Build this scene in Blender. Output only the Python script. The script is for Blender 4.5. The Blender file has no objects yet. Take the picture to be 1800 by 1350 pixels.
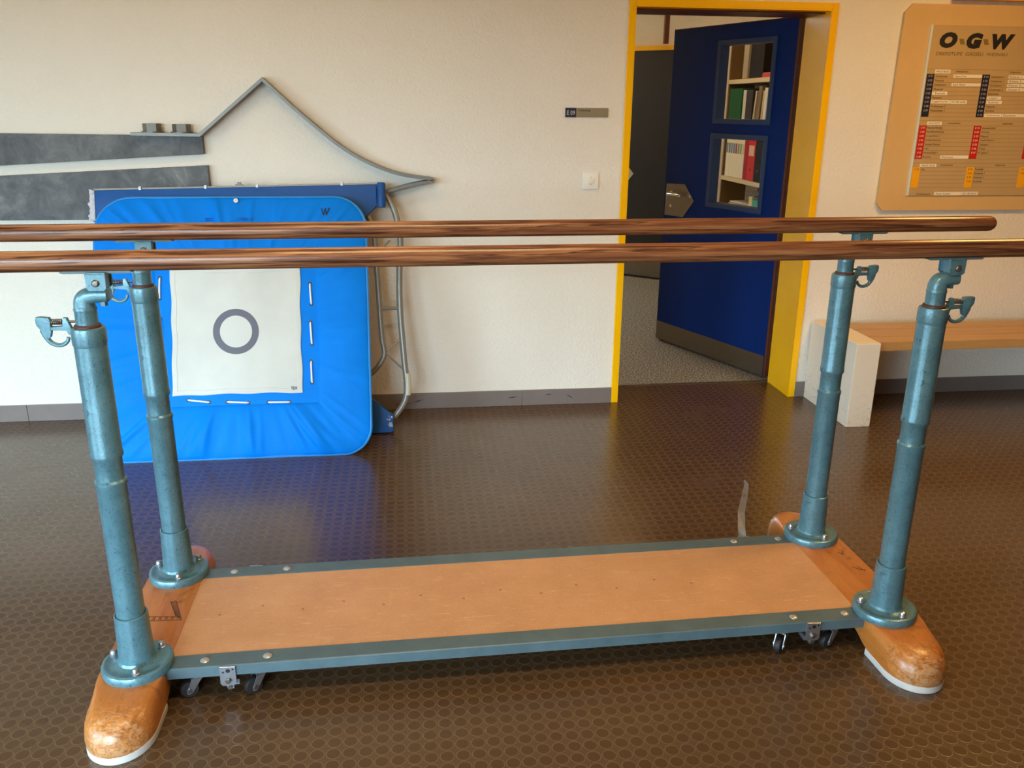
import bpy, bmesh, math, random
from mathutils import Vector, Matrix, noise
random.seed(7)
C = bpy.context.scene.collection
SC = bpy.context.scene
R = math.radians

# ------------------------------------------------------------------ camera
cam_d = bpy.data.cameras.new('camera'); cam = bpy.data.objects.new('camera', cam_d); C.objects.link(cam)
cam_d.sensor_fit = 'HORIZONTAL'; cam_d.sensor_width = 36.0; cam_d.lens = 1499.11/1800*36.0
cam_d.clip_start = 0.02; cam_d.clip_end = 100
PITCH, YAW, ROLL = R(18.0128), R(7.0031), R(0.5021)
fw = Vector((math.sin(YAW)*math.cos(PITCH), math.cos(YAW)*math.cos(PITCH), -math.sin(PITCH)))
r0 = Vector((math.cos(YAW), -math.sin(YAW), 0)); u0 = r0.cross(fw)
r1 = r0*math.cos(ROLL)+u0*math.sin(ROLL); u1 = u0*math.cos(ROLL)-r0*math.sin(ROLL)
M = Matrix((r1, u1, -fw)).transposed().to_4x4(); M.translation = Vector((-0.3075, -4.4319, 1.5751))
cam.matrix_world = M
SC.camera = cam

# ------------------------------------------------------------------ light
SC.view_settings.view_transform = 'Standard'; SC.view_settings.look = 'None'
SC.view_settings.gamma = 1.0; SC.view_settings.use_curve_mapping = False
SC.view_settings.exposure = 0.10
w = bpy.data.worlds.new('daylight'); SC.world = w; w.use_nodes = True
SKY = 25.0
_nt = w.node_tree; _tc = _nt.nodes.new('ShaderNodeTexCoord'); _sp = _nt.nodes.new('ShaderNodeSeparateXYZ'); _rp = _nt.nodes.new('ShaderNodeValToRGB')
_nt.links.new(_tc.outputs['Generated'], _sp.inputs[0]); _nt.links.new(_sp.outputs['Z'], _rp.inputs[0]); _nt.links.new(_rp.outputs[0], _nt.nodes['Background'].inputs[0])
_rp.color_ramp.elements[0].position = 0.0; _rp.color_ramp.elements[0].color = (0.06, 0.06, 0.055, 1)
_rp.color_ramp.elements[1].position = 0.02; _rp.color_ramp.elements[1].color = (0.60, 0.83, 1.0, 1)
_nt.nodes['Background'].inputs[1].default_value = SKY
def area(name, loc, target, sx, sy, power, col, spread=None):
    d = bpy.data.lights.new(name, 'AREA'); d.shape = 'RECTANGLE'; d.size = sx; d.size_y = sy
    d.energy = power; d.color = col
    if spread: d.spread = spread
    o = bpy.data.objects.new(name, d); C.objects.link(o); o.location = loc
    o.rotation_euler = (Vector(target)-Vector(loc)).to_track_quat('-Z', 'Y').to_euler()
    return o
WARM = (1.0, 0.70, 0.40)
WX0, WX1, WZ1 = -4.4, -1.0, 2.30
WY0, WY1 = -6.9, -4.1
for _l, _t, _s in (((WX0+WX1)/2, -7.15, WZ1/2), ((WX0+WX1)/2, 0, WZ1/2), WX1-WX0), ((-6.25, (WY0+WY1)/2, WZ1/2), (0, (WY0+WY1)/2, WZ1/2), WY1-WY0):
    po = area('window_portal', _l, _t, _s, WZ1, 1, (1, 1, 1)); po.data.cycles.is_portal = True
area('ceiling_lamp', (-0.2, -3.2, 2.70), (-0.2, -3.2, 0), 1.2, 0.3, 32, (1.0, 0.72, 0.40))
area('ceiling_lamp', (2.4, -1.6, 2.70), (2.4, -1.6, 0), 0.6, 0.6, 40, (1.0, 0.56, 0.16))
area('ceiling_lamp', (-1.4, -1.3, 2.70), (-1.4, -1.3, 0), 2.4, 0.2, 13, (1.0, 0.72, 0.42))
area('back_room_light', (1.75, 2.2, 2.68), (1.9, 2.3, 0), 0.8, 0.5, 9, (1.0, 0.66, 0.34))

area('back_room_light', (1.0, 3.2, 2.6), (0.32, 3.3, 1.5), 0.8, 0.3, 11, (1.0, 0.78, 0.5))  # added light: brightens the unseen left wall that the yellow jamb reflects

# ------------------------------------------------------------------ materials
def lin(c):
    return tuple(((v/255)/12.92 if v/255 <= 0.04045 else ((v/255+0.055)/1.055)**2.4) for v in c)+(1,)
def base_mat(name):
    m = bpy.data.materials.new(name); m.use_nodes = True
    nt = m.node_tree; b = nt.nodes['Principled BSDF']
    return m, nt, b
def N(nt, t, **kw):
    n = nt.nodes.new(t)
    for k, v in kw.items(): setattr(n, k, v)
    return n
def coords(nt, scale=(1, 1, 1), kind='Object'):
    tc = N(nt, 'ShaderNodeTexCoord'); mp = N(nt, 'ShaderNodeMapping')
    mp.inputs['Scale'].default_value = scale
    nt.links.new(tc.outputs[kind], mp.inputs['Vector'])
    return mp.outputs['Vector']
def nz(nt, vec, scale, detail=4, rough=0.55, dist=0.0):
    n = N(nt, 'ShaderNodeTexNoise'); n.inputs['Scale'].default_value = scale
    n.inputs['Detail'].default_value = detail; n.inputs['Roughness'].default_value = rough
    n.inputs['Distortion'].default_value = dist
    nt.links.new(vec, n.inputs['Vector']); return n.outputs['Fac']
def ramp(nt, fac, stops):
    n = N(nt, 'ShaderNodeValToRGB'); e = n.color_ramp.elements
    while len(e) > 1: e.remove(e[-1])
    e[0].position, e[0].color = stops[0]
    for p, c in stops[1:]:
        x = e.new(p); x.color = c
    nt.links.new(fac, n.inputs[0]); return n.outputs['Color']
def mixc(nt, fac, a, b, blend='MIX'):
    n = N(nt, 'ShaderNodeMix', data_type='RGBA', blend_type=blend)
    for i, v in ((0, fac), (6, a), (7, b)):
        if isinstance(v, (int, float)): n.inputs[i].default_value = v
        elif isinstance(v, tuple): n.inputs[i].default_value = v
        else: nt.links.new(v, n.inputs[i])
    return n.outputs[2]
def mth(nt, op, a, b=None, c=None, clamp=False):
    n = N(nt, 'ShaderNodeMath', operation=op, use_clamp=clamp)
    for i, v in enumerate((a, b, c)):
        if v is None: continue
        if isinstance(v, (int, float)): n.inputs[i].default_value = v
        else: nt.links.new(v, n.inputs[i])
    return n.outputs[0]
def bump(nt, b, h, strength=0.3, dist=0.01):
    n = N(nt, 'ShaderNodeBump'); n.inputs['Strength'].default_value = strength; n.inputs['Distance'].default_value = dist
    nt.links.new(h, n.inputs['Height']); nt.links.new(n.outputs['Normal'], b.inputs['Normal'])
def simple(name, rgb, rough=0.5, metal=0.0, var=0.0, vscale=20, bmp=0.0, bscale=200, spec=None):
    m, nt, b = base_mat(name); c = lin(rgb)
    b.inputs['Roughness'].default_value = rough; b.inputs['Metallic'].default_value = metal
    if spec is not None: b.inputs['Specular IOR Level'].default_value = spec
    v = coords(nt)
    d = max(var, 0.02)
    f = nz(nt, v, vscale)
    nt.links.new(ramp(nt, f, [(0.3, tuple(x*(1-d) for x in c[:3])+(1,)), (0.7, tuple(min(1, x*(1+d)) for x in c[:3])+(1,))]), b.inputs['Base Color'])
    if bmp: bump(nt, b, nz(nt, v, bscale, 3), bmp, 0.002)
    return m

# plaster wall
def mk_wall(name, rgb):
    m, nt, b = base_mat(name)
    v = coords(nt); c = lin(rgb)
    n1 = nz(nt, v, 55, 5, 0.6); n2 = nz(nt, v, 130, 3)
    bump(nt, b, mth(nt, 'ADD', n1, mth(nt, 'MULTIPLY', n2, 0.5)), 0.6, 0.010)
    nt.links.new(ramp(nt, nz(nt, v, 3), [(0.3, tuple(x*0.97 for x in c[:3])+(1,)), (0.7, c)]), b.inputs['Base Color'])
    b.inputs['Roughness'].default_value = 0.85
    return m
M_WALL = mk_wall('rough_plaster', (238, 231, 217))
M_CEIL = simple('ceiling_wood', (204, 178, 130), 0.8, var=0.08)
# studded rubber
def mk_rubber():
    m, nt, b = base_mat('studded_rubber')
    P = 0.0412
    g = N(nt, 'ShaderNodeNewGeometry'); s = N(nt, 'ShaderNodeSeparateXYZ'); nt.links.new(g.outputs['Position'], s.inputs[0])
    fx = mth(nt, 'SUBTRACT', mth(nt, 'FRACT', mth(nt, 'MULTIPLY_ADD', s.outputs['X'], 1/P, 0.329/P+40.5)), 0.5)
    fy = mth(nt, 'SUBTRACT', mth(nt, 'FRACT', mth(nt, 'MULTIPLY_ADD', s.outputs['Y'], 1/P, 2.407/P+80.5)), 0.5)
    d = mth(nt, 'SQRT', mth(nt, 'ADD', mth(nt, 'MULTIPLY', fx, fx), mth(nt, 'MULTIPLY', fy, fy)))
    h = N(nt, 'ShaderNodeMapRange', interpolation_type='SMOOTHSTEP'); nt.links.new(d, h.inputs[0])
    h.inputs[1].default_value = 0.395; h.inputs[2].default_value = 0.45; h.inputs[3].default_value = 1; h.inputs[4].default_value = 0
    rim = mth(nt, 'SUBTRACT', 1.0, mth(nt, 'MULTIPLY', mth(nt, 'ABSOLUTE', mth(nt, 'SUBTRACT', d, 0.44)), 22), clamp=True)
    v = coords(nt); n1 = nz(nt, v, 1.6, 4); n2 = nz(nt, v, 300, 2)
    top = ramp(nt, n1, [(0.3, lin((74, 54, 33))), (0.7, lin((83, 61, 38)))])
    gap = ramp(nt, n1, [(0.3, lin((83, 63, 42))), (0.7, lin((92, 70, 47)))])
    c = mixc(nt, h.outputs[0], gap, top)
    c = mixc(nt, mth(nt, 'MULTIPLY', rim, 0.7), c, lin((124, 102, 78)))
    nt.links.new(c, b.inputs['Base Color'])
    hh = mth(nt, 'ADD', h.outputs[0], mth(nt, 'MULTIPLY', n2, 0.12))
    bump(nt, b, hh, 0.2, 0.0012)
    nt.links.new(ramp(nt, nz(nt, v, 2.3, 5), [(0.3, (0.20,)*3+(1,)), (0.75, (0.30,)*3+(1,))]), b.inputs['Roughness'])
    b.inputs['Specular IOR Level'].default_value = 0.65
    return m
M_RUB = mk_rubber()
def mk_speckle():
    m, nt, b = base_mat('speckled_floor'); v = coords(nt)
    n = nz(nt, v, 95, 1.5, 0.7)
    nt.links.new(ramp(nt, n, [(0.35, lin((70, 66, 58))), (0.5, lin((118, 113, 102))), (0.62, lin((190, 184, 168)))]), b.inputs['Base Color'])
    b.inputs['Roughness'].default_value = 0.7
    return m
M_SPK = mk_speckle()
M_BASEB = simple('grey_brown_skirting', (122, 110, 104), 0.5, var=0.06, vscale=8)
M_SCUFF = simple('black_scuff', (45, 40, 40), 0.7)
def mk_yellow():
    m, nt, b = base_mat('yellow_gloss_paint'); v = coords(nt, (1, 1, 1))
    nt.links.new(ramp(nt, nz(nt, v, 4), [(0.3, lin((250, 186, 2))), (0.7, lin((255, 194, 6)))]), b.inputs['Base Color'])
    b.inputs['Roughness'].default_value = 0.26; b.inputs['Specular IOR Level'].default_value = 0.35
    bump(nt, b, nz(nt, v, 9, 3), 0.08, 0.006)
    return m
M_YEL = mk_yellow()
M_BLUEDOOR = simple('dark_blue_door_paint', (0, 38, 100), 0.45, var=0.05, spec=0.2)
M_BLUEMOULD = simple('blue_window_moulding', (40, 62, 98), 0.4)
M_DARKDOOR = simple('dark_navy_door', (38, 38, 44), 0.55)
M_BROWN = simple('brown_stained_wood', (96, 46, 20), 0.4, var=0.2, vscale=30)
M_STEEL = simple('brushed_steel', (150, 143, 130), 0.38, 1.0, bmp=0.05, bscale=60)
M_CHROME = simple('chrome', (205, 203, 198), 0.14, 1.0)
def mk_glass():
    m, nt, b = base_mat('window_glass')
    nt.nodes.remove(b); out = nt.nodes['Material Output']
    t = N(nt, 'ShaderNodeBsdfTransparent'); gl = N(nt, 'ShaderNodeBsdfGlossy'); gl.inputs['Roughness'].default_value = 0.02
    mx = N(nt, 'ShaderNodeMixShader'); mx.inputs[0].default_value = 0.012
    nt.links.new(t.outputs[0], mx.inputs[1]); nt.links.new(gl.outputs[0], mx.inputs[2])
    nt.links.new(mx.outputs[0], out.inputs['Surface'])
    return m
M_GLASS = mk_glass()
def mk_hammer():
    m, nt, b = base_mat('hammered_teal_paint'); v = coords(nt)
    n = nz(nt, v, 220, 3); n2 = nz(nt, v, 14, 6, 0.7); n3 = nz(nt, v, 45, 5, 0.75)
    c = ramp(nt, n2, [(0.3, lin((80, 118, 130))), (0.7, lin((102, 144, 157)))])
    chips = ramp(nt, n3, [(0.62, (0, 0, 0, 1)), (0.66, (0.8,)*3+(1,))])
    c = mixc(nt, chips, c, lin((52, 70, 78)))
    c = mixc(nt, ramp(nt, nz(nt, v, 130, 4, 0.7), [(0.52, (0, 0, 0, 1)), (0.68, (0.45,)*3+(1,))]), c, lin((46, 72, 82)))
    nt.links.new(c, b.inputs['Base Color'])
    b.inputs['Roughness'].default_value = 0.3; b.inputs['Metallic'].default_value = 0.3
    bump(nt, b, n, 0.3, 0.002)
    return m
M_TEAL = mk_hammer()
def mk_rail():
    m, nt, b = base_mat('worn_grey_teal_paint'); v = coords(nt)
    n2 = nz(nt, v, 9, 6, 0.7); n3 = nz(nt, v, 30, 6, 0.8)
    c = ramp(nt, n2, [(0.3, lin((72, 92, 98))), (0.7, lin((90, 112, 120)))])
    c = mixc(nt, ramp(nt, n3, [(0.66, (0, 0, 0, 1)), (0.72, (1, 1, 1, 1))]), c, lin((52, 64, 66)))
    nt.links.new(c, b.inputs['Base Color']); b.inputs['Roughness'].default_value = 0.42
    bump(nt, b, nz(nt, v, 90, 3), 0.1, 0.002)
    return m
M_RAIL = mk_rail()
def mk_barwood():
    m, nt, b = base_mat('varnished_bar_wood')
    v = coords(nt, (0.9, 30, 30)); n1 = nz(nt, v, 4, 6, 0.6, 0.6)
    v2 = coords(nt, (0.5, 9, 9)); n2 = nz(nt, v2, 3, 4, 0.6, 0.5)
    c = ramp(nt, n1, [(0.38, lin((84, 50, 34))), (0.47, lin((124, 78, 50))), (0.54, lin((148, 98, 64))), (0.64, lin((164, 114, 76)))])
    c = mixc(nt, ramp(nt, n2, [(0.50, (0, 0, 0, 1)), (0.60, (0.6,)*3+(1,))]), c, lin((112, 66, 44)))
    streak = nz(nt, coords(nt, (0.5, 34, 34)), 2.6, 3, 0.5, 1.1)
    c = mixc(nt, ramp(nt, streak, [(0.585, (0, 0, 0, 1)), (0.61, (0.85,)*3+(1,)), (0.63, (0.85,)*3+(1,)), (0.66, (0.1,)*3+(1,))]), c, lin((52, 28, 20)))
    nt.links.new(c, b.inputs['Base Color']); b.inputs['Roughness'].default_value = 0.26
    bump(nt, b, n1, 0.06, 0.002)
    return m
M_BAR = mk_barwood()
def mk_footwood():
    m, nt, b = base_mat('scuffed_lacquered_wood'); v = coords(nt, (14, 1.6, 14))
    n1 = nz(nt, v, 3, 6, 0.6, 0.4)
    c = ramp(nt, n1, [(0.3, lin((172, 104, 44))), (0.7, lin((192, 124, 58)))])
    v2 = coords(nt)
    s = N(nt, 'ShaderNodeSeparateXYZ'); nt.links.new(v2, s.inputs[0])
    end = N(nt, 'ShaderNodeMapRange'); nt.links.new(mth(nt, 'ABSOLUTE', s.outputs['Y']), end.inputs[0])
    end.inputs[1].default_value = 0.36; end.inputs[2].default_value = 0.49
    sc = nz(nt, coords(nt, (30, 12, 60)), 2.2, 7, 0.75, 0.8)
    f1 = ramp(nt, mth(nt, 'MULTIPLY_ADD', end.outputs[0], 0.16, sc), [(0.58, (0, 0, 0, 1)), (0.70, (0.55,)*3+(1,))])
    c = mixc(nt, f1, c, lin((116, 70, 40)))
    sc2 = nz(nt, coords(nt, (18, 40, 30)), 2.0, 6, 0.8, 1.2)
    f2 = ramp(nt, mth(nt, 'MULTIPLY_ADD', end.outputs[0], 0.16, sc2), [(0.60, (0, 0, 0, 1)), (0.70, (0.65,)*3+(1,))])
    c = mixc(nt, f2, c, lin((200, 158, 116)))
    st = ramp(nt, nz(nt, v2, 11, 6, 0.75, 0.6), [(0.56, (0, 0, 0, 1)), (0.66, (0.55,)*3+(1,))])
    c = mixc(nt, st, c, lin((84, 58, 38)))
    nt.links.new(c, b.inputs['Base Color']); b.inputs['Roughness'].default_value = 0.3
    bump(nt, b, sc, 0.08, 0.002)
    return m
M_FOOT = mk_footwood()
def mk_deck():
    m, nt, b = base_mat('tan_hardboard'); v = coords(nt)
    n1 = nz(nt, v, 5, 6, 0.65); n2 = nz(nt, v, 170, 3, 0.7)
    c = ramp(nt, n1, [(0.3, lin((190, 140, 96))), (0.7, lin((206, 155, 110)))])
    c = mixc(nt, ramp(nt, n2, [(0.56, (0, 0, 0, 1)), (0.72, (0.5,)*3+(1,))]), c, lin((232, 182, 134)))
    sc = nz(nt, coords(nt, (5, 60, 1)), 3, 4, 0.6, 0.6)
    c = mixc(nt, ramp(nt, sc, [(0.62, (0, 0, 0, 1)), (0.68, (0.45,)*3+(1,))]), c, lin((236, 196, 152)))
    nt.links.new(c, b.inputs['Base Color']); b.inputs['Roughness'].default_value = 0.48
    return m
M_DECK = mk_deck()
M_SOLE = simple('off_white_rubber', (206, 204, 200), 0.6)
M_ALU = simple('aluminium_rivet', (196, 192, 186), 0.35, 0.7)
M_BOLT = simple('dull_bolt', (120, 112, 106), 0.4, 0.8, var=0.15)
M_DARKRUB = simple('dark_rubber', (34, 30, 30), 0.6)
M_COPPER = simple('brown_bush', (78, 50, 42), 0.5)
M_ZINC = simple('zinc_plate', (176, 180, 188), 0.3, 0.85, var=0.08, vscale=60)
M_INK = simple('pen_ink', (70, 56, 50), 0.7)
# fabrics
def mk_fabric(name, rgb, rough=0.62, bmp=0.15, spec=0.5):
    m, nt, b = base_mat(name); v = coords(nt); c = lin(rgb)
    n = nz(nt, v, 5, 5)
    nt.links.new(ramp(nt, n, [(0.3, tuple(x*0.93 for x in c[:3])+(1,)), (0.7, tuple(min(1, x*1.05) for x in c[:3])+(1,))]), b.inputs['Base Color'])
    b.inputs['Roughness'].default_value = rough; b.inputs['Specular IOR Level'].default_value = spec
    bump(nt, b, mth(nt, 'ADD', nz(nt, v, 16, 4), mth(nt, 'MULTIPLY', nz(nt, v, 420, 2), 0.15)), bmp, 0.01)
    return m
M_PAD = mk_fabric('bright_blue_vinyl', (0, 124, 226), 0.55, 0.2, 0.1)
M_PIPING = mk_fabric('blue_piping', (40, 132, 206), 0.5)
M_NAVY = mk_fabric('dark_blue_vinyl', (20, 80, 148), 0.42, 0.2, 0.3)
M_BED = mk_fabric('cream_canvas', (206, 208, 202), 0.85, 0.1)
M_RINGP = simple('grey_print', (104, 106, 118), 0.8)
M_CORD = simple('white_cord', (238, 236, 230), 0.7)
M_TUBE = simple('grey_painted_tube', (138, 136, 128), 0.35, 0.25, var=0.08)
M_SLEEVE = simple('clear_yellowed_sleeve', (196, 190, 164), 0.3)
M_FRAY = simple('frayed_white_backing', (190, 190, 196), 0.8, var=0.3, vscale=60)
# sculpture
def mk_slate():
    m, nt, b = base_mat('mottled_slate'); v = coords(nt)
    c = ramp(nt, nz(nt, v, 7, 8, 0.72, 0.5), [(0.32, lin((66, 68, 70))), (0.5, lin((92, 94, 96))), (0.62, lin((112, 114, 113))), (0.74, lin((146, 150, 148)))])
    nt.links.new(c, b.inputs['Base Color']); b.inputs['Roughness'].default_value = 0.6
    bump(nt, b, nz(nt, v, 40, 5), 0.2, 0.004)
    return m
M_SLATE = mk_slate()
M_RIBBON = simple('blasted_steel', (118, 115, 107), 0.4, 0.45, var=0.05)
# board
M_BACKING = simple('tan_board', (214, 176, 118), 0.6, var=0.02)
M_PANEL = simple('satin_aluminium_panel', (196, 164, 114), 0.5, 0.1, var=0.05, vscale=5)
M_EDGE = simple('pale_panel_edge', (214, 222, 214), 0.4)
M_BLACK = simple('black_print', (24, 22, 26), 0.6)
M_NAVYTAB = simple('navy_tab', (28, 30, 52), 0.5)
M_REDTAB = simple('red_tab', (196, 34, 28), 0.5)
M_YELTAB = simple('yellow_tab', (244, 170, 20), 0.5)
M_LABEL = simple('white_label', (240, 228, 204), 0.6)
M_OLIVE = simple('olive_print', (130, 108, 50), 0.6)
M_PRINTGREY = simple('grey_brown_print', (88, 70, 44), 0.6)
M_ROWLINE = simple('faint_row_line', (146, 118, 76), 0.6)
M_TABTXT = simple('pale_print', (200, 196, 200), 0.6)
M_WHITEPL = simple('white_plastic', (240, 238, 228), 0.35)
M_SIGN = simple('sign_metal', (156, 144, 118), 0.4, 0.4)
# bench
def mk_bench():
    m, nt, b = base_mat('bench_pine'); v = coords(nt, (1.2, 20, 20))
    n1 = nz(nt, v, 3, 6, 0.6, 0.4)
    nt.links.new(ramp(nt, n1, [(0.3, lin((178, 136, 82))), (0.7, lin((198, 156, 100)))]), b.inputs['Base Color'])
    b.inputs['Roughness'].default_value = 0.42
    return m
M_PLANK = mk_bench()
def mk_block():
    m, nt, b = base_mat('scuffed_white_block'); v = coords(nt)
    sc = nz(nt, coords(nt, (8, 8, 30)), 3, 6, 0.75, 0.7)
    s = N(nt, 'ShaderNodeSeparateXYZ'); nt.links.new(v, s.inputs[0])
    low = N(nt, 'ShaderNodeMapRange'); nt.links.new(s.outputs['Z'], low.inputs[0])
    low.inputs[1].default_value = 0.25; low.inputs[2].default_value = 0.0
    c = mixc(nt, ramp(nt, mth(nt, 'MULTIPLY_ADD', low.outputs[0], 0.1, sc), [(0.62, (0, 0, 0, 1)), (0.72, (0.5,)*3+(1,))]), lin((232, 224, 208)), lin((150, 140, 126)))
    nt.links.new(c, b.inputs['Base Color']); b.inputs['Roughness'].default_value = 0.6
    return m
M_BLOCK = mk_block()
M_SHELF = simple('beige_shelf', (214, 190, 140), 0.55)
M_SHELFBACK = simple('brown_shelf_side', (120, 92, 48), 0.6)

# ------------------------------------------------------------------ mesh helpers
class B:
    def __init__(s): s.bm = bmesh.new()
    def box(s, x0, x1, y0, y1, z0, z1, bev=0.0, seg=2):
        vs = [s.bm.verts.new((x, y, z)) for x in (x0, x1) for y in (y0, y1) for z in (z0, z1)]
        f = [s.bm.faces.new([vs[i] for i in q]) for q in ((0, 1, 3, 2), (4, 6, 7, 5), (0, 4, 5, 1), (2, 3, 7, 6), (0, 2, 6, 4), (1, 5, 7, 3))]
        if bev:
            es = list({e for x in f for e in x.edges})
            bmesh.ops.bevel(s.bm, geom=es, offset=bev, segments=seg, profile=0.6, affect='EDGES')
        return s
    def ring_loft(s, rings, cap=True, closed=True, loop=False):
        vr = [[s.bm.verts.new(p) for p in r] for r in rings]
        n = len(vr[0])
        pairs = list(zip(vr, vr[1:])) + ([(vr[-1], vr[0])] if loop else [])
        for a, b in pairs:
            for i in range(n if closed else n-1):
                j = (i+1) % n
                s.bm.faces.new((a[i], a[j], b[j], b[i]))
        if cap and not loop:
            s.bm.faces.new(vr[0][::-1]); s.bm.faces.new(vr[-1])
        return s
    def lathe(s, prof, o=(0, 0, 0), axis='z', n=32):
        o = Vector(o); rings = []
        for r, h in prof:
            ring = []
            for i in range(n):
                a = 2*math.pi*i/n; c, d = r*math.cos(a), r*math.sin(a)
                ring.append(o+Vector({'z': (c, d, h), 'y': (c, h, d), 'x': (h, c, d)}[axis]))
            rings.append(ring)
        return s.ring_loft(rings)
    def tube(s, pts, r, n=10, closed=False, sx=1.0):
        P = [Vector(p) for p in pts]; rings = []
        rr = r if isinstance(r, (list, tuple)) else [r]*len(P)
        up = None
        for i, p in enumerate(P):
            if closed: t = (P[(i+1) % len(P)]-P[i-1]).normalized()
            else: t = (P[min(i+1, len(P)-1)]-P[max(i-1, 0)]).normalized()
            if up is None:
                up = Vector((0, 0, 1)) if abs(t.z) < 0.9 else Vector((0, 1, 0))
            a = t.cross(up).normalized(); b = a.cross(t).normalized(); up = b
            rings.append([p+(a*math.cos(2*math.pi*k/n)*sx+b*math.sin(2*math.pi*k/n))*rr[i] for k in range(n)])
        return s.ring_loft(rings, loop=closed)
    def prism(s, poly, plane, d0, d1, bev=0.0):
        f = {'xz': lambda a, b, d: (a, d, b), 'xy': lambda a, b, d: (a, b, d), 'yz': lambda a, b, d: (d, a, b)}[plane]
        a = [s.bm.verts.new(f(p[0], p[1], d0)) for p in poly]; b = [s.bm.verts.new(f(p[0], p[1], d1)) for p in poly]
        n = len(poly); fs = [s.bm.faces.new(a), s.bm.faces.new(b[::-1])]
        for i in range(n): fs.append(s.bm.faces.new((a[(i+1) % n], a[i], b[i], b[(i+1) % n])))
        if bev:
            es = list({e for x in fs[:2] for e in x.edges})
            bmesh.ops.bevel(s.bm, geom=es, offset=bev, segments=2, profile=0.6, affect='EDGES')
        return s
    def done(s, name, mat, parent=None, smooth=False, label=None, angle=35):
        bmesh.ops.recalc_face_normals(s.bm, faces=s.bm.faces)
        me = bpy.data.meshes.new(name); s.bm.to_mesh(me); s.bm.free()
        me.materials.append(mat)
        if smooth:
            for p in me.polygons: p.use_smooth = True
            me.set_sharp_from_angle(angle=R(angle))
        o = bpy.data.objects.new(name, me); C.objects.link(o)
        if parent: o.parent = parent
        if label: o['label'] = label
        return o
def catmull(pts, per=8, closed=False):
    P = [Vector(p) for p in pts]; out = []; n = len(P)
    for i in range(n if closed else n-1):
        if closed: a, b, c, d = P[i-1], P[i], P[(i+1) % n], P[(i+2) % n]
        else: a, b, c, d = P[max(i-1, 0)], P[i], P[i+1], P[min(i+2, n-1)]
        for k in range(per):
            t = k/per
            out.append(0.5*((2*b)+(c-a)*t+(2*a-5*b+4*c-d)*t*t+(3*b-a-3*c+d)*t**3))
    if not closed: out.append(P[-1])
    return out
def empty(name, loc, label, cat, group=None, rot=(0, 0, 0)):
    o = bpy.data.objects.new(name, None); C.objects.link(o); o.location = loc; o.rotation_euler = rot
    o.empty_display_size = 0.1
    return tag(o, label, cat, group)
def tag(o, label, cat, group=None):
    o['label'] = label; o['category'] = cat
    if group: o['group'] = group
    return o
def struct(o): o['kind'] = 'structure'; return o
def copy_part(o, parent, loc=None):
    c = o.copy(); C.objects.link(c); c.parent = parent
    if loc is not None: c.location = loc
    for ch in list(o.children):
        copy_part(ch, c)
    return c
def text_bm(b, body, x0, x1, z0, z1, y, shear=0.0, bold=0.0, thick=0.0006):
    """lettering stretched into the box x0..x1, z0..z1 on a wall plane, read from -y"""
    cu = bpy.data.curves.new('lettering', 'FONT'); cu.body = body; cu.size = 1; cu.shear = shear; cu.offset = bold
    cu.resolution_u = 3
    ob = bpy.data.objects.new('lettering', cu); C.objects.link(ob)
    dg = bpy.context.evaluated_depsgraph_get(); dg.update()
    me = bpy.data.meshes.new_from_object(ob.evaluated_get(dg))
    bpy.data.objects.remove(ob); bpy.data.curves.remove(cu)
    xs = [v.co.x for v in me.vertices]; ys = [v.co.y for v in me.vertices]
    if not xs: return
    ax, bx, ay, by = min(xs), max(xs), min(ys), max(ys)
    for v in me.vertices:
        v.co = Vector((x0+(v.co.x-ax)/(bx-ax)*(x1-x0), y, z0+(v.co.y-ay)/max(by-ay, 1e-6)*(z1-z0)))
    b.bm.from_mesh(me); bpy.data.meshes.remove(me)

# ------------------------------------------------------------------ the room
struct(B().box(-6.2, 6.2, -7.2, 0.28, -0.1, 0).done('floor', M_RUB))
struct(B().box(0.2, 3.4, 0.28, 5.0, -0.1, 0).done('floor_back_room', M_SPK))
struct(B().box(-6.2, 6.2, -7.3, 5.0, 2.78, 2.9).done('ceiling', M_CEIL))
DL, DR, DH = 0.829, 1.839, 2.05
b = B(); b.box(-6.2, DL, 0, 0.28, 0, 2.78); b.box(DR, 6.2, 0, 0.28, 0, 2.78); b.box(DL, DR, 0, 0.28, DH, 2.78)
struct(b.done('wall_back', M_WALL))
struct(B().box(5.0, 5.2, -7.2, 0, 0, 2.78).done('wall_right', M_BROWN))
b = B(); b.box(-6.4, WX0, -7.3, -7.1, 0, 2.78); b.box(WX1, WX1+0.2, -7.3, -5.3, 0, 2.78); b.box(WX1, 6.2, -5.3, -5.1, 0, 2.78); b.box(WX0, WX1, -7.3, -7.1, WZ1, 2.78)  # jog and nearer right-hand wall are unseen, added to hold back daylight
for k in range(1, 4): b.box(WX0+(WX1-WX0)*k/4-0.03, WX0+(WX1-WX0)*k/4+0.03, -7.25, -7.15, 0, WZ1)
struct(b.done('wall_front_with_baffle', M_WALL))
b = B(); b.box(-6.4, -6.2, -7.3, WY0, 0, 2.78); b.box(-6.4, -6.2, WY1, 0.28, 0, 2.78); b.box(-6.4, -6.2, WY0, WY1, WZ1, 2.78)
for k in range(1, 4): b.box(-6.35, -6.25, WY0+(WY1-WY0)*k/4-0.03, WY0+(WY1-WY0)*k/4+0.03, 0, WZ1)
struct(b.done('wall_left', M_WALL))
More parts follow.
